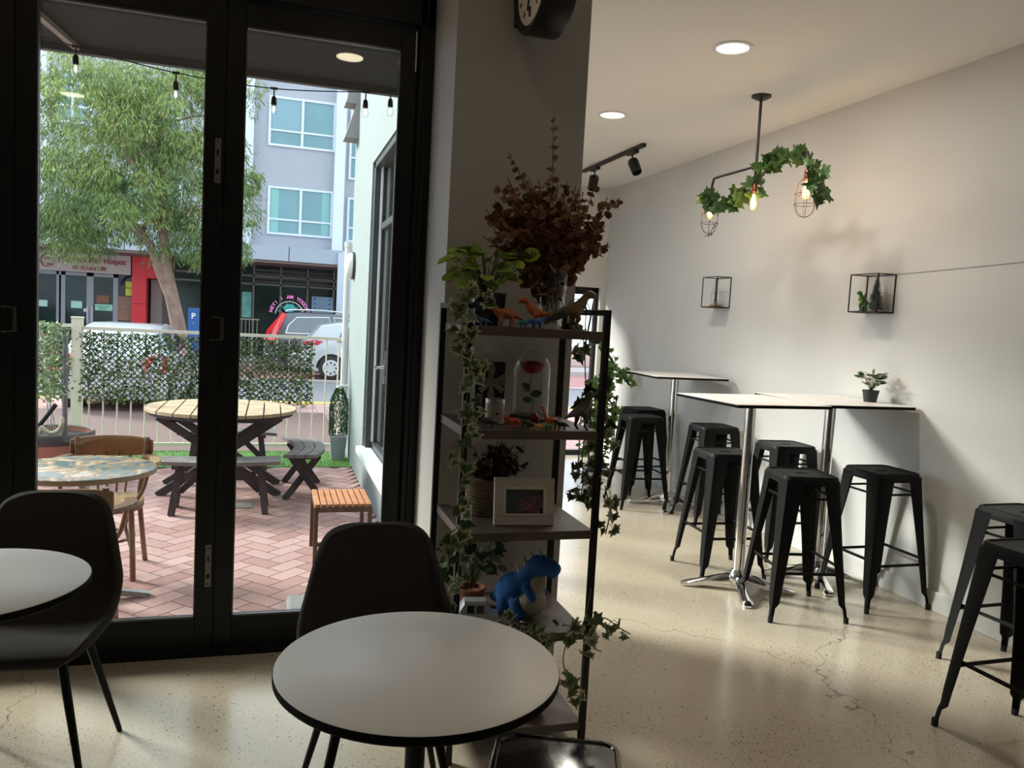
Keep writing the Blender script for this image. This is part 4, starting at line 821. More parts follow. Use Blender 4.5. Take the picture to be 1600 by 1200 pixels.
# barrel planter
bp_ = thing('barrel_planter', 'large terracotta-coloured barrel pot by the fence post at the left', 'plant pot', (-1.92, 8.12, G))
MB().lathe([(.27, 0), (.30, .05), (.345, .30), (.35, .36), (.365, .365), (.37, .42), (.35, .42), (.345, .37), (.001, .34)], 40).build('pot', mat('clay', (.36, .15, .10), .8, var=.15), bp_, smooth=True)
MB().lathe([(.352, .33), (.372, .365), (.372, .415), (.36, .43), (.345, .42)], 40, c0=False, c1=False).build('dark_rim', mat('dark_rim', (.05, .05, .055), .6), bp_, smooth=True)
MB().lathe([(.34, .375), (.001, .38)], 32).build('soil', mat('soil', (.02, .025, .02), .9), bp_)
um = thing('parasol_pole', 'grey pole with a furled green shade standing in the barrel planter', 'parasol', (-1.80, 8.12, G)); MB().tube([(0, 0, .35), (0, 0, 1.30)], .024, 12).build('pole', mat('pole_grey', (.22, .23, .25), .4, .5), um, smooth=True)
ol = thing('climbing_shrub', 'wispy light green climber growing in the barrel planter', 'plant', (-1.93, 8.10, G+.36)); lf = MB(); sm = MB(); wr = MB()
for k in range(700): u = random.random(); leafm(lf, (.0+random.gauss(.02, .07), random.gauss(0, .06), .35+.72*u), rv(1), rv(1), random.uniform(.02, .045), OVAL, .1, random.random(), random.random())
for k in range(5): sm.tube([(random.uniform(-.08, .1), 0, 0), (random.uniform(-.05, .06), 0, .5), (random.uniform(-.1, .1), 0, 1.0)], .004, 5)
sm.build('stem', mat('pale_stem', (.45, .45, .42), .6), ol); lf.build('leaves', mat('sage_leaf', (.12, .22, .07), .6, attr=(.34, .45, .22)), ol)
sl_ = thing('grey_stick', 'dark stick leaning out of the barrel planter', 'stick', (-2.05, 8.0, G+.38)); MB().tube([(0, 0, 0), (.20, .02, .30)], .02, 8).build('stick', BLK, sl_)
dw = thing('driftwood', 'pale knobbly driftwood piece lying in the barrel planter', 'driftwood', (-1.86, 8.0, G+.40)); q = MB(); q.tube(bez([(-.12, 0, 0), (-.10, 0, .08), (-.04, 0, .02), (.03, 0, .04), (.07, 0, .12), (.06, 0, .17)], 4), [.02]*21, 8); q.build('wood', mat('driftwood', (.55, .50, .38), .8, var=.2, scale=20), dw, remesh=.012)
# topiary
tp = pot('topiary', 'small green cypress in a square grey pot against the pale green wall', (.74, 8.95, G), .07, .09, .27, mat('grey_pot', (.30, .32, .33), .8), square=True, cat='plant'); lf = MB()
for k in range(1500): u = random.random(); a = random.uniform(0, 2*pi); r_ = .085*math.sin(min(1, (1-u)*2.2+.12)*pi/2); leafm(lf, (r_*cos(a), r_*sin(a), .27+.52*u), (cos(a), sin(a), 1.4), rv(1), .04, LONG, .1, random.random(), random.random()*.7)
lf.build('foliage', mat('cypress', (.03, .10, .03), .8, attr=(.08, .22, .07)), tp)
gpad = MB().box((.12, 4.2, G), (.50, 4.52, G+.05)).build('grey_step_pad', mat('pad_grey', (.30, .31, .31), .8), bevel=.02); tag(gpad, 'low grey rounded pad on the pavers just outside the right door', 'step')
dc = thing('drain_cover', 'small square metal drain cover in the pavers beside the picnic bench', 'drain cover', (-.21, 6.85, G)); MB().box((-.10, -.10, 0), (.10, .10, .006)).build('plate', mat('drain_plate', (.34, .30, .27), .6), dc); MB().prism([(-.085, -.085), (.085, -.085), (.085, .085), (-.085, .085)], .006, .009).build('inset', mat('drain_inset', (.24, .22, .21), .7), dc)
# fence: one post and panel run each
FYY = 9.5
def fence_panel(x0, x1, zt, label, n):
    t = thing('metal_fence', label, 'fence', (x0, FYY, G), 0, 'cream metal fence'); W_ = x1-x0
    MB().box((0, -.02, zt-.035), (W_, .02, zt)).build('top_rail', CREAM, t); MB().box((0, -.02, .06), (W_, .02, .095)).build('bottom_rail', CREAM, t)
    for i in range(n): x = (i+.5)*W_/n; MB().tube([(x, 0, .09), (x, 0, zt-.03)], .0085, 6).build('picket', CREAM, t)
def fpost(x, zt, label, w_=.05):
    t = thing('fence_post', label, 'fence post', (x, FYY, G), 0, 'cream fence posts'); MB().box((-w_, -w_, 0), (w_, w_, zt)).build('post', CREAM, t, bevel=.004); MB().box((-w_-.006, -w_-.006, zt), (w_+.006, w_+.006, zt+.02)).build('cap', CREAM, t, bevel=.006)
fpost(-1.99, 1.43, 'thick cream fence post beside the barrel planter'); fpost(.86, 1.40, 'cream fence post against the pale green wall', .035)
fence_panel(-1.94, .825, 1.35, 'cream fence panel behind the picnic table', 20); fence_panel(-4.6, -2.04, 1.37, 'cream fence panel left of the thick post', 19)
def lattice(x0, x1, z0, z1, label, y=FYY-.05):
    t = thing('ivy_lattice', label, 'leafy screen', (x0, y, z0), 0, 'leafy lattice screens on the fence'); W_, H_ = x1-x0, z1-z0; q = MB(); st = .062; k = -H_
    while k < W_:
        a0 = max(0, -k); a1 = min(H_, W_-k)
        if a1 > a0+.02: q.beam((k+a0, 0, a0), (k+a1, 0, a1), .004, .009); q.beam((k+H_-(H_-a0) if False else k+a0, .005, H_-a0), (k+a1, .005, H_-a1), .004, .009)
        k += st
    q.build('diamond_strips', mat('lattice_dark', (.035, .04, .03), .7), t); lf = MB(); k = 0
    N_ = int(W_*H_*2300)
    for i in range(N_):
        x = random.uniform(-.01, W_+.01); z_ = random.uniform(-.03, H_+.01)
        if random.random() < .10+.25*(math.sin(x*9+z_*6)+math.sin(z_*17-x*7)+1)*.2: continue
        leafm(lf, (x, random.uniform(-.025, .01), z_), V((random.uniform(-1, 1), random.uniform(-.6, .2), random.uniform(-1, .5))), V((0, -1, .3))+rv(.8), random.uniform(.026, .042), OVAL, .2, random.random()*.3, random.random()**2.5)
    lf.build('leaves', mat('screen_leaf', (.018, .055, .015), .4, attr=(.25, .32, .08)), t)
lattice(-1.93, .46, .42, 1.14, 'leafy lattice screen behind the picnic table'); lattice(-3.6, -2.06, .50, 1.17, 'leafy lattice screen left of the thick fence post')
fh = thing('pipe_bracket', 'white pipe elbow with a small black lamp hanging from the fence end', 'wall fitting', (.80, 9.28, .40)); MB().tube(bez([(.06, 0, .25), (-.02, 0, .25), (-.06, 0, .22), (-.065, 0, .12)], 5), .016, 8).build('pipe_elbow', mat('white_plastic', (.7, .7, .68), .4), fh, smooth=True); q = MB(); q.beam((-.13, -.02, .0), (-.03, -.02, .12), .07, .01, (0, 1, 0)); q.tube([(-.10, -.02, .05), (-.10, -.02, -.12)], .004, 5); q.box((-.115, -.03, -.25), (-.085, -.01, -.12)); q.build('hanging_lamp', BLK, fh)
# wing wall fittings
bl_ = thing('bulkhead_light', 'round white bulkhead light on the pale green outside wall', 'wall light', (.86, 9.05, 2.02)); q = MB(); q.loft([[V((-x_, r_*cos(2*pi*j/28), r_*sin(2*pi*j/28))) for j in range(28)] for r_, x_ in ((.15, 0), (.155, .03))]); q.build('base_ring', mat('dark_ring', (.08, .08, .08), .5), bl_, smooth=True)
q = MB(); q.loft([[V((-x_, r_*cos(2*pi*j/28), r_*sin(2*pi*j/28))) for j in range(28)] for r_, x_ in ((.14, .03), (.135, .06), (.105, .09), (.05, .108), (.001, .112))]); q.build('diffuser', mat('opal', (.78, .76, .70), .4), bl_, smooth=True)
dp = thing('downpipe', 'white downpipe running down the end of the pale green wall', 'pipe', (.82, 9.445, G)); MB().tube([(0, 0, 0), (0, 0, 2.45)], .035, 12).build('pipe', mat('white_plastic', (.7, .7, .68), .4), dp, smooth=True); MB().tube([(0, 0, 2.4), (0, 0, 2.46)], .042, 12).build('pipe_collar', mat('white_plastic', (.7, .7, .68), .4), dp, smooth=True)
sg = thing('blade_sign', 'blank pale blade sign hanging at the end of the canopy across the street', 'sign', (1.93, 25.75, 1.22)); MB().box((0, -.05, 0), (.52, .05, 2.13)).build('sign_panel', mat('sign_white', (.50, .55, .64), .5), sg, bevel=.005); MB().box((.1, -.02, 2.1), (.4, .02, 2.2)).build('hanger', STL, sg)
# wall-mounted louvre awnings on the wing wall
for y_, z_, lab in ((9.12, 3.80, 'upper grey sloping window hood high on the pale green wall'), (9.10, 3.42, 'lower grey sloping window hood on the pale green wall')):
    t = thing('window_hood', lab, 'hood', (.86, y_, z_), 0); MB().loft([[V((0, 0, .42)), V((-.02, 0, .42)), V((-.15, 0, 0)), V((0, 0, 0))], [V((0, .28, .42)), V((-.02, .28, .42)), V((-.15, .28, 0)), V((0, .28, 0))]]).build('hood_panel', mat('hood_grey', (.26, .24, .235), .6), t)
# retractable awning
aw = thing('awning', 'dark grey awning spread over the courtyard doors', 'awning', (0, 3.70, 3.22)); q = MB(); q.loft([[V((-4.6, 0, .03)), V((-4.6, 2.0, -.14)), V((-4.6, 2.0, -.155)), V((-4.6, 0, .015))], [V((.84, 0, .03)), V((.84, 2.0, -.14)), V((.84, 2.0, -.155)), V((.84, 0, .015))]]); q.build('fabric', mat('awning_fabric', (.02, .021, .022), .9), aw)
MB().box((-4.6, 1.98, -.20), (.84, 2.03, -.135)).build('front_bar', mat('awning_bar', (.06, .055, .05), .5), aw); MB().box((-4.6, -.0, -.02), (.84, .10, .12)).build('cassette', BLK, aw)
for x in (-1.36, -3.6): MB().beam((x-.25, .05, -.06), (x+.15, 1.98, -.17), .04, .03).build('folding_arm', mat('arm_tan', (.30, .25, .22), .5), aw)
struct(MB().box((LX, 3.5, 3.045), (.86, 3.68, 4.8)).build('wall_above_doors', WEXT))
# string lights
sl2 = thing('string_lights', 'black cord of clear festoon bulbs strung under the awning edge', 'string lights', (0, 5.0, 0)); PB_ = [(-1.6, 2.96), (-1.07, 2.87), (-.56, 2.80), (-.026, 2.785), (.505, 2.835), (.655, 2.86)]
MB().tube(bez([(x, 0, z_) for x, z_ in PB_]+[(.84, .05, 2.98)], 8), .0035, 5).build('cord', BLK, sl2)
for i, (x, z_) in enumerate(PB_[1:]):
    s_ = MB(); s_.tube([(x-.02, 0, z_), (x+.02, 0, z_)], .008, 6); s_.tube([(x, 0, z_), (x, 0, z_-.05)], .004, 6); s_.lathe([(.008, z_-.045), (.014, z_-.055), (.017, z_-.09), (.014, z_-.095)], 12, (x, 0, 0)); sk = s_.build('lamp_holder', BLK, sl2, smooth=True)
    MB().lathe([(.012, z_-.093), (.021, z_-.112), (.023, z_-.128), (.015, z_-.148), (.001, z_-.152)], 16, (x, 0, 0)).build('bulb', GLS2, sk, smooth=True)
    MB().lathe([(.005, z_-.10), (.009, z_-.125), (.002, z_-.14)], 8, (x, 0, 0)).build('filament', mat('led_warm', (1, .9, .8), .5, emit=(1, .82, .66), es=2.5), sk)

# ================================================================ STREET
def tree(loc, label):
    t = thing('street_tree', label, 'tree', loc); bark = mat('bark', (.23, .15, .12), .9, var=.3, scale=6, bump=.5, bscale=30); q = MB()
    T1 = bez([(.40, 0, 0), (.27, 0, 1.2), (.06, 0, 2.2), (-.05, .05, 3.0), (-.12, .1, 4.4), (-.2, .1, 5.8)], 5); q.tube(T1, [.168-.0048*i for i in range(len(T1))], 12)
    tips = []
    def br(P, r0, r1): C = bez(P, 5); q.tube(C, [r0+(r1-r0)*i/(len(C)-1) for i in range(len(C))], 8); tips.append(C[-1]); return C
    br([(.17, 0, 1.75), (-.10, 0, 2.4), (-.36, 0, 3.0), (-.9, .1, 3.6)], .12, .04); br([(-.33, 0, 2.95), (-.75, -.1, 3.3), (-1.6, 0, 3.45), (-2.3, .1, 3.3)], .05, .015); br([(-.12, 0, 3.2), (.4, 0, 3.6), (1.0, 0, 3.7)], .06, .02); br([(-.12, .1, 4.0), (-.8, -.1, 4.7), (-1.5, 0, 5.3)], .06, .02); br([(-.15, 0, 4.3), (.5, .1, 5.0), (.9, .2, 5.6)], .06, .02)
    br([(-.1, 0, 2.9), (.6, -.1, 2.95), (1.25, 0, 2.75)], .035, .012); br([(-.5, 0, 2.9), (-.4, .6, 3.6), (-.3, 1.1, 4.4)], .05, .02); br([(-.13, 0, 3.3), (-.5, -.6, 4.2), (-.8, -1.0, 4.9)], .05, .02)
    for k in range(16): a = random.uniform(0, 2*pi); z_ = random.uniform(3.2, 5.4); br([(-.14, .05, z_), (-.14+cos(a)*.7, .05+sin(a)*.5, z_+.3), (-.14+cos(a)*1.5, .05+sin(a)*1.1, z_+.45)], .025, .008)
    q.build('trunk', bark, t, smooth=True)
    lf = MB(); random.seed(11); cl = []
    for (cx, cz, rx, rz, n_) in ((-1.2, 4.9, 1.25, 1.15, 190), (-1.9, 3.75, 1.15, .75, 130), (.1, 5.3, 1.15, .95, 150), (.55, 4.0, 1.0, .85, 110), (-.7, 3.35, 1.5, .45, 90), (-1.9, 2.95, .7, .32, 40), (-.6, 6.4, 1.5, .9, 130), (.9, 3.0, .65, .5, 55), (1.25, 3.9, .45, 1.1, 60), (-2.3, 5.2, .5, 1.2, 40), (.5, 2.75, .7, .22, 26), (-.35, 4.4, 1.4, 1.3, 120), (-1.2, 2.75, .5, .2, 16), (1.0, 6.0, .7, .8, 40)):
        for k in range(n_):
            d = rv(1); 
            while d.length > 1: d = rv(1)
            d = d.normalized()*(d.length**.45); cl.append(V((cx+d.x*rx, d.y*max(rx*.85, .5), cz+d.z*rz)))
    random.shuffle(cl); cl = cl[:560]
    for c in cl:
        tone = min(1, max(0, random.gauss(.30+.10*(c.z-4.0)-.05*c.x, .18))); R_ = random.uniform(.20, .36)  # random leaf tone, plus sunlit lightening painted in toward the upper left
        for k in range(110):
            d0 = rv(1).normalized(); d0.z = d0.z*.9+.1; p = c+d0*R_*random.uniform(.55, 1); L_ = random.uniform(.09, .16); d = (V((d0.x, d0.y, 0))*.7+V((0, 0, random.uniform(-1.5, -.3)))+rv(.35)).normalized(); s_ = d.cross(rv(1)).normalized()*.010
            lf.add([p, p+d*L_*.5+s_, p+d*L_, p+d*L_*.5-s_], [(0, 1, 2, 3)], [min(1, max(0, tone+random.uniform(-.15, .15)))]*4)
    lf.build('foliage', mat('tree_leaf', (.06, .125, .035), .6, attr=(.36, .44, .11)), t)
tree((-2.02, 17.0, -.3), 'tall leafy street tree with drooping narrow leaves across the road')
def car(name, label, loc, rz, L_, prof, wbelt, wroof, col, wins, lights, wheels, wr=.32, rails=False, two=None):
    # x = 0 at the rear, runs to L_ at the nose; prof rows: x, z bottom, z belt, z roof
    t = thing(name, label, 'car', loc, rz, 'parked cars'); q = MB(); rr = []
    for x, zb, zm, zr in prof:
        f = .93 if x < .12 or x > L_-.2 else 1; wb = wbelt*f; wf = wroof*f if zr-zm > .12 else wb*.92
        rr.append([V((x, -wb*.97, zb)), V((x, -wb, (zb+zm)/2)), V((x, -wb*.98, zm)), V((x, -wf, zr-.03)), V((x, -wf*.85, zr)), V((x, wf*.85, zr)), V((x, wf, zr-.03)), V((x, wb*.98, zm)), V((x, wb, (zb+zm)/2)), V((x, wb*.97, zb))])
    q.loft(rr); q.build('body', mat('car_paint_'+name+str(col), col, .25, .1, coat=.8), t, smooth=True, bevel=.02)
    gl = mat('car_glass', (.10, .13, .15), .05, coat=1)
    def zside(z_, zm, zr): return wbelt*.98+(wroof-wbelt*.98)*max(0, min(1, (z_-zm)/(zr-zm)))
    zm_, zr_ = max(p[2] for p in prof), max(p[3] for p in prof)
    for w_ in wins:
        for s_ in (-1, 1):
            g_ = MB(); a = [V((x, s_*(zside(z_, zm_, zr_)+.006), z_)) for x, z_ in w_]; b = [V((p.x, s_*(abs(p.y)-.03), p.z)) for p in a]; g_.loft([a, b]); g_.build('side_window', gl, t)
            if two:
                e = MB(); e.tube([p+V((0, s_*.004, 0)) for p in a]+[a[0]], .018, 5); e.build('window_trim', mat('trim_chrome', (.75, .76, .78), .3, .2), t)
    for pts, c_, nm in lights:
        for s_ in (-1, 1): g_ = MB(); a = [V((x, s_*(wbelt*y_+.012), z_)) for x, y_, z_ in pts]; b = [V((p.x+.05, s_*(abs(p.y)-.10), p.z)) for p in a]; g_.loft([a, b]); g_.build(nm, mat('lamp'+str(c_), c_, .25, coat=1), t)
    for x in wheels:
        for s_ in (-1, 1):
            y_ = s_*(wbelt-.03); g_ = MB(); g_.loft([[V((x+r_*cos(2*pi*j/36), y_+s_*d_, wr+r_*sin(2*pi*j/36))) for j in range(36)] for r_, d_ in ((wr, -.18), (wr, .03), (wr-.02, .045), (wr*.68, .045), (wr*.66, .03))]); wh = g_.build('wheel', mat('tyre', (.02, .02, .02), .7), t, smooth=True)
            g_ = MB(); g_.loft([[V((x+r_*cos(2*pi*j/36), y_+s_*d_, wr+r_*sin(2*pi*j/36))) for j in range(36)] for r_, d_ in ((wr*.68, .045), (wr*.64, .055), (wr*.2, .05), (.001, .052))]); g_.build('hub_cap', mat('hubcap', (.62, .64, .68), .3, .4), wh, smooth=True)
            g_ = MB()
            for k in range(8): a = k*pi/4; c_ = V((x+wr*.45*cos(a), y_+s_*.056, wr+wr*.45*sin(a))); g_.tube([c_-V((0, s_*.004, 0)), c_+V((0, s_*.004, 0))], wr*.075, 10)
            g_.build('hub_slot', BLK, wh)
            g_ = MB(); arch = [V((x+(wr+.06)*cos(pi*j/16), y_+s_*.034, wr+(wr+.06)*sin(pi*j/16))) for j in range(17)]; g_.loft([arch, [V((p.x, s_*(abs(p.y)-.3), p.z)) for p in arch]]); g_.build('wheel_arch', BLK, t)
    if rails:
        for s_ in (-1, 1): MB().tube(bez([(.55, s_*wroof*.9, zr_+.0), (.75, s_*wroof*.9, zr_+.055), (1.7, s_*wroof*.9, zr_+.07), (2.7, s_*wroof*.9, zr_+.0)], 6), .022, 8).build('roof_rail', mat('rail_silver', (.7, .71, .73), .3, .5), t, smooth=True)
    return t
HATCH = [(0, .30, .85, .88), (.06, .22, .92, .96), (.45, .20, .93, 1.42), (.9, .20, .93, 1.50), (1.7, .20, .93, 1.51), (2.4, .20, .92, 1.44), (3.05, .20, .92, 1.0), (3.7, .20, .80, .86), (4.0, .25, .62, .66)]
car('white_hatchback', 'white hatchback parked across the road near the pale green wall', (.78, 22.0, -.285), 0, 4.0, [(x*1.0, a, b, c) for x, a, b, c in HATCH], .84, .66, (.50, .53, .57),
    [[(.85, .98), (1.0, 1.32), (1.25, 1.42), (1.9, 1.42), (1.9, .96)], [(2.0, .96), (2.0, 1.42), (2.3, 1.38), (2.85, 1.0)]], [([(.0, .95, .88), (.38, .985, .90), (.5, .985, 1.0), (.3, .975, 1.03), (.05, .95, .98)], (.6, .02, .06), 'tail_light')], (.72, 3.25), .31)
SUV = [(0, .35, .95, 1.0), (.05, .3, 1.02, 1.12), (.5, .28, 1.05, 1.66), (.9, .28, 1.05, 1.72), (2.4, .28, 1.05, 1.72), (3.1, .28, 1.04, 1.6), (3.6, .28, 1.02, 1.12), (4.5, .3, .92, .98), (4.75, .4, .75, .8)]
car('dark_estate_car', 'dark grey estate car with tall red tail lights parked across the road', (-.17, 24.35, -.285), 0, 4.75, SUV, .9, .68, (.09, .095, .12),
    [[(.55, 1.10), (.62, 1.32), (.85, 1.56), (1.75, 1.60), (1.9, 1.12)], [(2.0, 1.10), (1.88, 1.60), (2.7, 1.58), (2.8, 1.10)]], [([(.0, .93, .80), (.25, 1.0, .80), (.28, .99, 1.02), (.55, .80, 1.62), (.45, .76, 1.68), (.02, .95, 1.12)], (.75, .02, .03), 'tail_light')], (.85, 3.7), .34, True, True)
VAN = [(0, .4, .92, .95), (.05, .3, .95, 1.04), (.5, .25, .95, 1.36), (.9, .22, .95, 1.42), (2.2, .22, .95, 1.41), (3.0, .22, .92, 1.0), (4.0, .3, .8, .85)]
car('white_wagon', 'white car with red tail lights parked just beyond the leafy screen', (-2.27, 12.9, -.28), R(88), 4.2, VAN, .76, .50, (.60, .61, .64),
    [[(.6, .99), (.8, 1.28), (1.5, 1.33), (1.6, .99)], [(1.7, .99), (1.65, 1.33), (2.1, 1.3), (2.6, 1.0)]], [([(-.02, .98, .72), (-.02, .62, .74), (-.02, .62, .90), (-.02, .80, .98), (.05, .96, .98), (.25, 1.0, .96), (.25, 1.0, .75)], (.70, .02, .03), 'tail_light')], (.8, 3.3), .32)
car('white_sedan', 'white car at the far left edge seen through the door glass', (-9.6, 23.0, -.285), 0, 4.0, HATCH, .84, .66, (.70, .71, .74), [[(.85, .98), (1.0, 1.32), (1.25, 1.42), (1.9, 1.42), (1.9, .96)]], [([(3.7, .95, .70), (3.98, .9, .70), (3.98, .9, .8), (3.7, .95, .82)], (.6, .02, .03), 'tail_light')], (.72, 3.25), .31)
pm = thing('parking_sign_post', 'blue parking pillar with a white P beside the street tree', 'parking sign', (-1.93, 22.0, -.15)); MB().box((-.13, -.08, 0), (.13, .08, 1.55)).build('pillar', mat('p_blue', (.02, .10, .32), .5), pm, bevel=.01); text('P', 'letter_p', mat('white_print', (.8, .82, .85), .5), pm, (-.055, -.082, 1.28), .20, ext=.001, bold=.004); text('i', 'letter_i', mat('white_print', (.8, .82, .85), .5), pm, (-.012, -.082, 1.13), .09, ext=.001)

# building across the street
FB = 28.0
REN = mat('grey_render', (.36, .375, .42), .85, var=.03, scale=1); WHT = mat('white_render', (.62, .67, .76), .8, var=.02, scale=1); TEAL = mat('teal_glass', (.10, .24, .27), .08, coat=.8, var=.15, scale=.7); WFR = mat('white_alu', (.60, .65, .72), .4); SFR = mat('grey_alu', (.25, .26, .30), .45); DKG = mat('shop_glass', (.014, .028, .026), .12, coat=.0, spec=.25, var=.5, scale=.9)
bd = thing('apartment_building', 'grey and white apartment building with teal windows across the street', 'building', (0, FB, 0))
wl = MB(); wl.box((-14, 0, 3.0), (9, 8, 9.6)); wl.build('wall', REN, bd)
wl = MB(); wl.box((-14, .6, -.15), (9, 8, 3.0)); wl.build('ground_floor_wall', mat('dark_interior', (.03, .03, .03), .9), bd)
wl = MB()
for a, b in ((-1.02, -.74), (1.86, 2.20), (-14, -6.7), (4.4, 5.0)): wl.box((a, -.35, 3.35), (b, 0, 9.6))
wl.build('white_pilaster', WHT, bd)
MB().box((2.2, -.006, 3.35), (4.4, .02, 9.6)).build('recess_wall', mat('recess', (.35, .37, .40), .8), bd)
def win(x0, x1, z0, z1, blind=False, curt=False):
    q = MB(); q.box((x0, -.06, z0), (x1, 0.0, z0+.07)); q.box((x0, -.06, z1-.07), (x1, 0, z1)); xm = (x0+x1)/2-.0; zt = z0+(z1-z0)*.32
    for x in (x0+.03, xm, x1-.03): q.box((x-.04, -.068, z0-.004), (x+.04, 0, z1+.004))
    q.box((x0, -.06, zt-.03), (x1, 0, zt+.03)); w_ = q.build('window', WFR, bd)
    MB().box((x0+.05, -.02, z0+.05), (x1-.05, -.012, z1-.05)).build('pane', TEAL, w_)
    if blind:
        b = MB(); k = zt+.06
        while k < z1-.08: b.box((x0+.09, -.03, k), (xm-.05, -.022, k+.035)); k += .055
        b.build('blind', mat('blind', (.26, .42, .50), .6), w_)
    if curt:
        b = MB(); b.box((x0+.09, -.03, z0+.08), (x0+.34, -.022, z1-.08)); b.box((x1-.36, -.03, z0+.08), (x1-.12, -.022, z1-.08)); b.build('curtain', mat('curtain', (.22, .45, .42), .8), w_)
win(-.28, 1.86, 6.85, 8.46, blind=True); win(-.24, 1.86, 3.96, 5.54, curt=True)
win(2.35, 3.9, 6.0, 8.3); win(2.35, 3.9, 3.9, 5.4)
win(-5.2, -2.9, 6.85, 8.46); win(-5.2, -2.9, 3.96, 5.54); win(-6.6, -5.5, 6.85, 8.46)
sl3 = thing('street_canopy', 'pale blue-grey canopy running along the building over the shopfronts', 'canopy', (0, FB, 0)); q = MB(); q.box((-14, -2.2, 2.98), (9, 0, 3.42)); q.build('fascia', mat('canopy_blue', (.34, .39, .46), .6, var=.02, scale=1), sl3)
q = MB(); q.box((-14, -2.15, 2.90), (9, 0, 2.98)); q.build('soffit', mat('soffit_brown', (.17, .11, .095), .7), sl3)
q = MB()
for x in (.45, -4.2, 5.1): q.box((x-.01, -2.205, 2.98), (x+.01, -2.2, 3.42))
q.build('panel_joint', BLK, sl3)
# hotpot shop
hp = thing('hotpot_shopfront', 'shopfront with grey double doors under a pale sign board with red lettering', 'shopfront', (0, FB-.0, 0))
MB().box((-7.0, -.22, 2.31), (-4.33, 0.3, 2.90)).build('sign_board', mat('sign_board', (.44, .37, .36), .6), hp); SR = mat('sign_red', (.22, .015, .02), .6)
text('The Time Mini Hotpot', 'sign_lettering', SR, hp, (-6.42, -.225, 2.615), .235, ext=.004, sx=.90, bold=.006); text('時光麻辣燙', 'sign_characters', SR, hp, (-5.98, -.225, 2.385), .155, ext=.004, sx=1.25, bold=.002)
em = MB(); ex, ez = -6.68, 2.61
em.tube([(ex+.17*cos(R(a)), -.228, ez+.19*sin(R(a))) for a in range(60, 291, 10)], [.006+.012*sin(pi*i/23) for i in range(24)], 6); em.box((ex+.0, -.23, ez-.13), (ex+.18, -.222, ez-.09)); em.box((ex+.0, -.23, ez-.17), (ex+.14, -.222, ez-.155)); em.build('round_emblem', SR, hp)
text('The', 'emblem_script', SR, hp, (-6.80, -.226, 2.63), .14, ext=.003); 
q = MB()
for a, b in ((-6.47, -6.40), (-6.34, -6.22), (-5.62, -5.42), (-4.86, -4.72), (-7.2, -7.14)): q.box((a, .0, -.15), (b, .08, 2.31))
q.box((-7.2, .0, 2.20), (-4.72, .08, 2.31)); q.box((-6.4, 0, -.15), (-4.72, .08, 0.02)); q.build('door_frame', SFR, hp)
for a, b in ((-6.22, -5.62), (-5.42, -4.86)): MB().box((a, .03, .02), (b, .04, 2.2)).build('door_glass', DKG, hp)
MB().box((-7.14, .03, -.1), (-6.47, .04, 2.31)).build('left_window', DKG, hp); MB().box((-4.72, .03, -.1), (-4.3, .04, 2.31)).build('right_window', DKG, hp)
for x in (-5.58, -5.45): MB().tube([(x, -.06, .75), (x, -.06, 1.25)], .015, 8).build('pull_handle', WFR, hp)
for (a, b, c, d, cl_) in ((-7.05, -6.72, 1.18, 1.38, (.42, .62, .55)), (-6.06, -5.75, 1.18, 1.40, (.38, .66, .56)), (-5.38, -4.88, 1.14, 1.34, (.30, .60, .48)), (-5.34, -4.98, 1.38, 1.62, (.22, .08, .05)), (-4.72, -4.31, .86, 1.62, (.26, .13, .09)), (-5.70, -5.62, 1.08, 1.18, (.7, .7, .75))):
    MB().box((a, .015, c), (b, .028, d)).build('window_notice', mat('notice'+str(cl_), cl_, .6), hp)
q = MB()
for k in range(4):
    for x_, z_, w_ in ((-5.33+.02*k, 1.285-.04*k, .38-.06*k), (-4.67, 1.5-.14*k, .3)): q.box((x_, .010, z_), (x_+w_, .014, z_+.014))
q.build('notice_writing', mat('notice_ink', (.05, .10, .08), .6), hp)
q = MB(); q.tube([(-4.32+.30*cos(R(a)), .0, 1.98+.30*sin(R(a))) for a in range(90, 181, 10)], .035, 6); q.build('round_window_rim', BLK, hp); MB().lathe([(.001, 0), (.16, .0), (.2, 0.01)], 16, (-4.45, .0, 1.9)).build('yellow_fan', mat('fan_yellow', (.55, .60, .06), .6), hp); MB().box((-4.50, .005, 1.66), (-4.32, .02, 2.1)).build('yellow_panel', mat('fan_yellow', (.55, .60, .06), .6), hp)
rp_ = thing('red_pillar', 'bright red clad pillar at the right side of the hotpot shop', 'pillar', (-4.29, FB-.2, -.15)); q = MB(); q.box((0, 0, 0), (.42, .5, 1.56)); q.box((0, 0, 1.575), (.42, .5, 3.06)); q.box((.42, 0, 2.40), (1.15, .5, 3.06)); q.build('cladding', mat('clad_red', (.60, .012, .03), .45), rp_); MB().box((.005, .005, 1.55), (.415, .495, 1.58)).build('joint', BLK, rp_)
for x0, x1, c_, lab in ((-3.80, -3.46, (.27, .22, .21), 'grey-brown pier right of the red pillar'), (-3.46, -3.10, (.10, .09, .09), 'dark narrow wall panel behind the street tree trunk')):
    t = thing('shop_pier', lab, 'pillar', (x0, FB, -.15)); MB().box((0, .31, 0), (x1-x0, .6, 2.38)).build('pier', mat('pier'+str(c_), c_, .8), t)
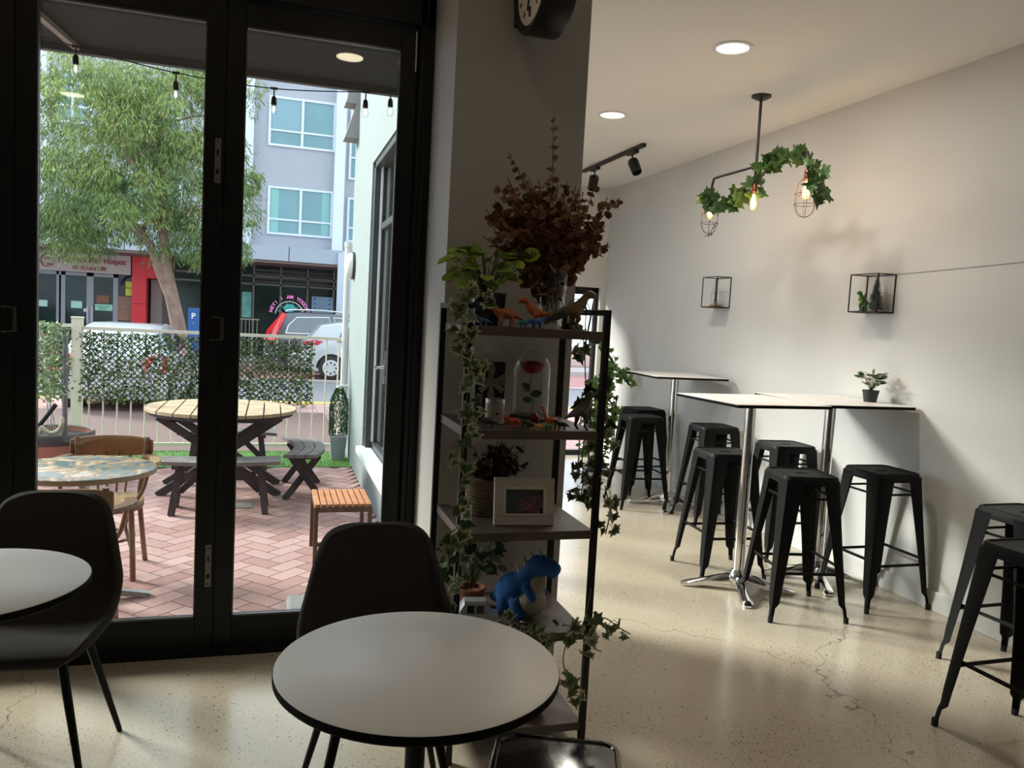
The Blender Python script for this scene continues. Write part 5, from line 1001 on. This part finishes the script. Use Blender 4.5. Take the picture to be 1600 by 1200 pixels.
# right hand shop
rs = thing('tea_shopfront', 'dark glazed shopfront with a pink lettered window sticker behind the parked cars', 'shopfront', (0, FB, 0)); q = MB()
for x in (-3.1, -1.9, -.62, .25, 1.13, 2.0, 2.9): q.box((x-.03, .1, -.15), (x+.03, .2, 2.9))
for z_ in (2.28, 2.55, 0): q.box((-3.1, .1, z_-.03), (4.5, .2, z_+.03))
q.build('shop_frame', mat('shop_frame', (.13, .12, .12), .5), rs); MB().box((-3.1, .16, -.1), (4.5, .17, 2.9)).build('shop_glass', DKG, rs); q = MB()
for k in range(4): q.box((-.6, .12, 2.34+k*.13), (4.5, .14, 2.40+k*.13))
q.build('louvre', mat('louvre', (.06, .045, .045), .6), rs)
PK = mat('neon_pink', (.75, .25, .60), .5, emit=(.8, .2, .6), es=.5); TQ = mat('sticker_teal', (.05, .60, .58), .5)
word = "HEY! I AM YOGOST"; cxn, czn = .56, 1.30
for i, ch in enumerate(word):
    if ch == ' ': continue
    a = R(168-156*i/(len(word)-1)); text(ch, 'sticker_letter', PK, rs, (cxn+.56*cos(a), .09, czn+.56*sin(a)), .16, rot=(R(90), pi/2-a, 0), ext=.002, align='CENTER', bold=.006)
q = MB(); q.tube([(cxn+.46*cos(R(a)), .10, czn+.46*sin(R(a))) for a in range(0, 181, 8)], .02, 6)
for a in range(20, 170, 28): q.beam((cxn+.26*cos(R(a)), .10, czn+.26*sin(R(a))), (cxn+.46*cos(R(a)), .10, czn+.46*sin(R(a))), .03, .01, (0, 1, 0))
q.build('sticker_rays', mat('sticker_white', (.75, .82, .80), .5), rs); q = MB(); q.loft([[V((cxn+.2*cos(2*pi*k/20), y_, czn+.24+.14*sin(2*pi*k/20))) for k in range(20)] for y_ in (.09, .10)]); q.build('sticker_centre', TQ, rs)
MB().box((1.28, .08, 1.1), (1.98, .1, 1.98)).build('blue_poster', mat('poster_blue', (.22, .34, .48), .5, var=.1, scale=3), rs); q = MB(); 
for k in range(3): q.box((1.34, .07, 1.86-.16*k), (1.42, .079, 1.93-.16*k)); q.box((1.84, .07, 1.86-.16*k), (1.92, .079, 1.93-.16*k))
q.build('poster_marks', mat('poster_ink', (.05, .16, .35), .5), rs); q = MB(); q.box((1.50, .07, 1.18), (1.60, .079, 1.34)); q.box((1.72, .07, 1.22), (1.80, .079, 1.46)); q.build('poster_drinks', mat('poster_orange', (.42, .16, .10), .5), rs)
MB().box((-.98, .08, 1.15), (-.68, .1, 2.0)).build('green_poster', mat('poster_green', (.12, .34, .30), .5, var=.3, scale=4), rs); MB().box((.0, .3, 1.9), (.35, .4, 1.96)).build('shop_lamp', mat('cyan_lamp', (.1, .5, .55), .5, emit=(.1, .6, .65), es=.8), rs)
MB().box((-.75, .3, 2.16), (-.45, .4, 2.20)).build('shop_lamp', mat('shop_white_lamp', (.9, .9, .9), .5, emit=(1, 1, 1), es=1), rs)
q = MB()
for k in range(12): q.box((-1.8+.12*k, -.3, -.15), (-1.78+.12*k, -.28, 1.1))
q.box((-1.8, -.31, 1.08), (-.4, -.27, 1.12)); q.build('inner_rail', mat('rail_cream', (.30, .32, .24), .6), rs)
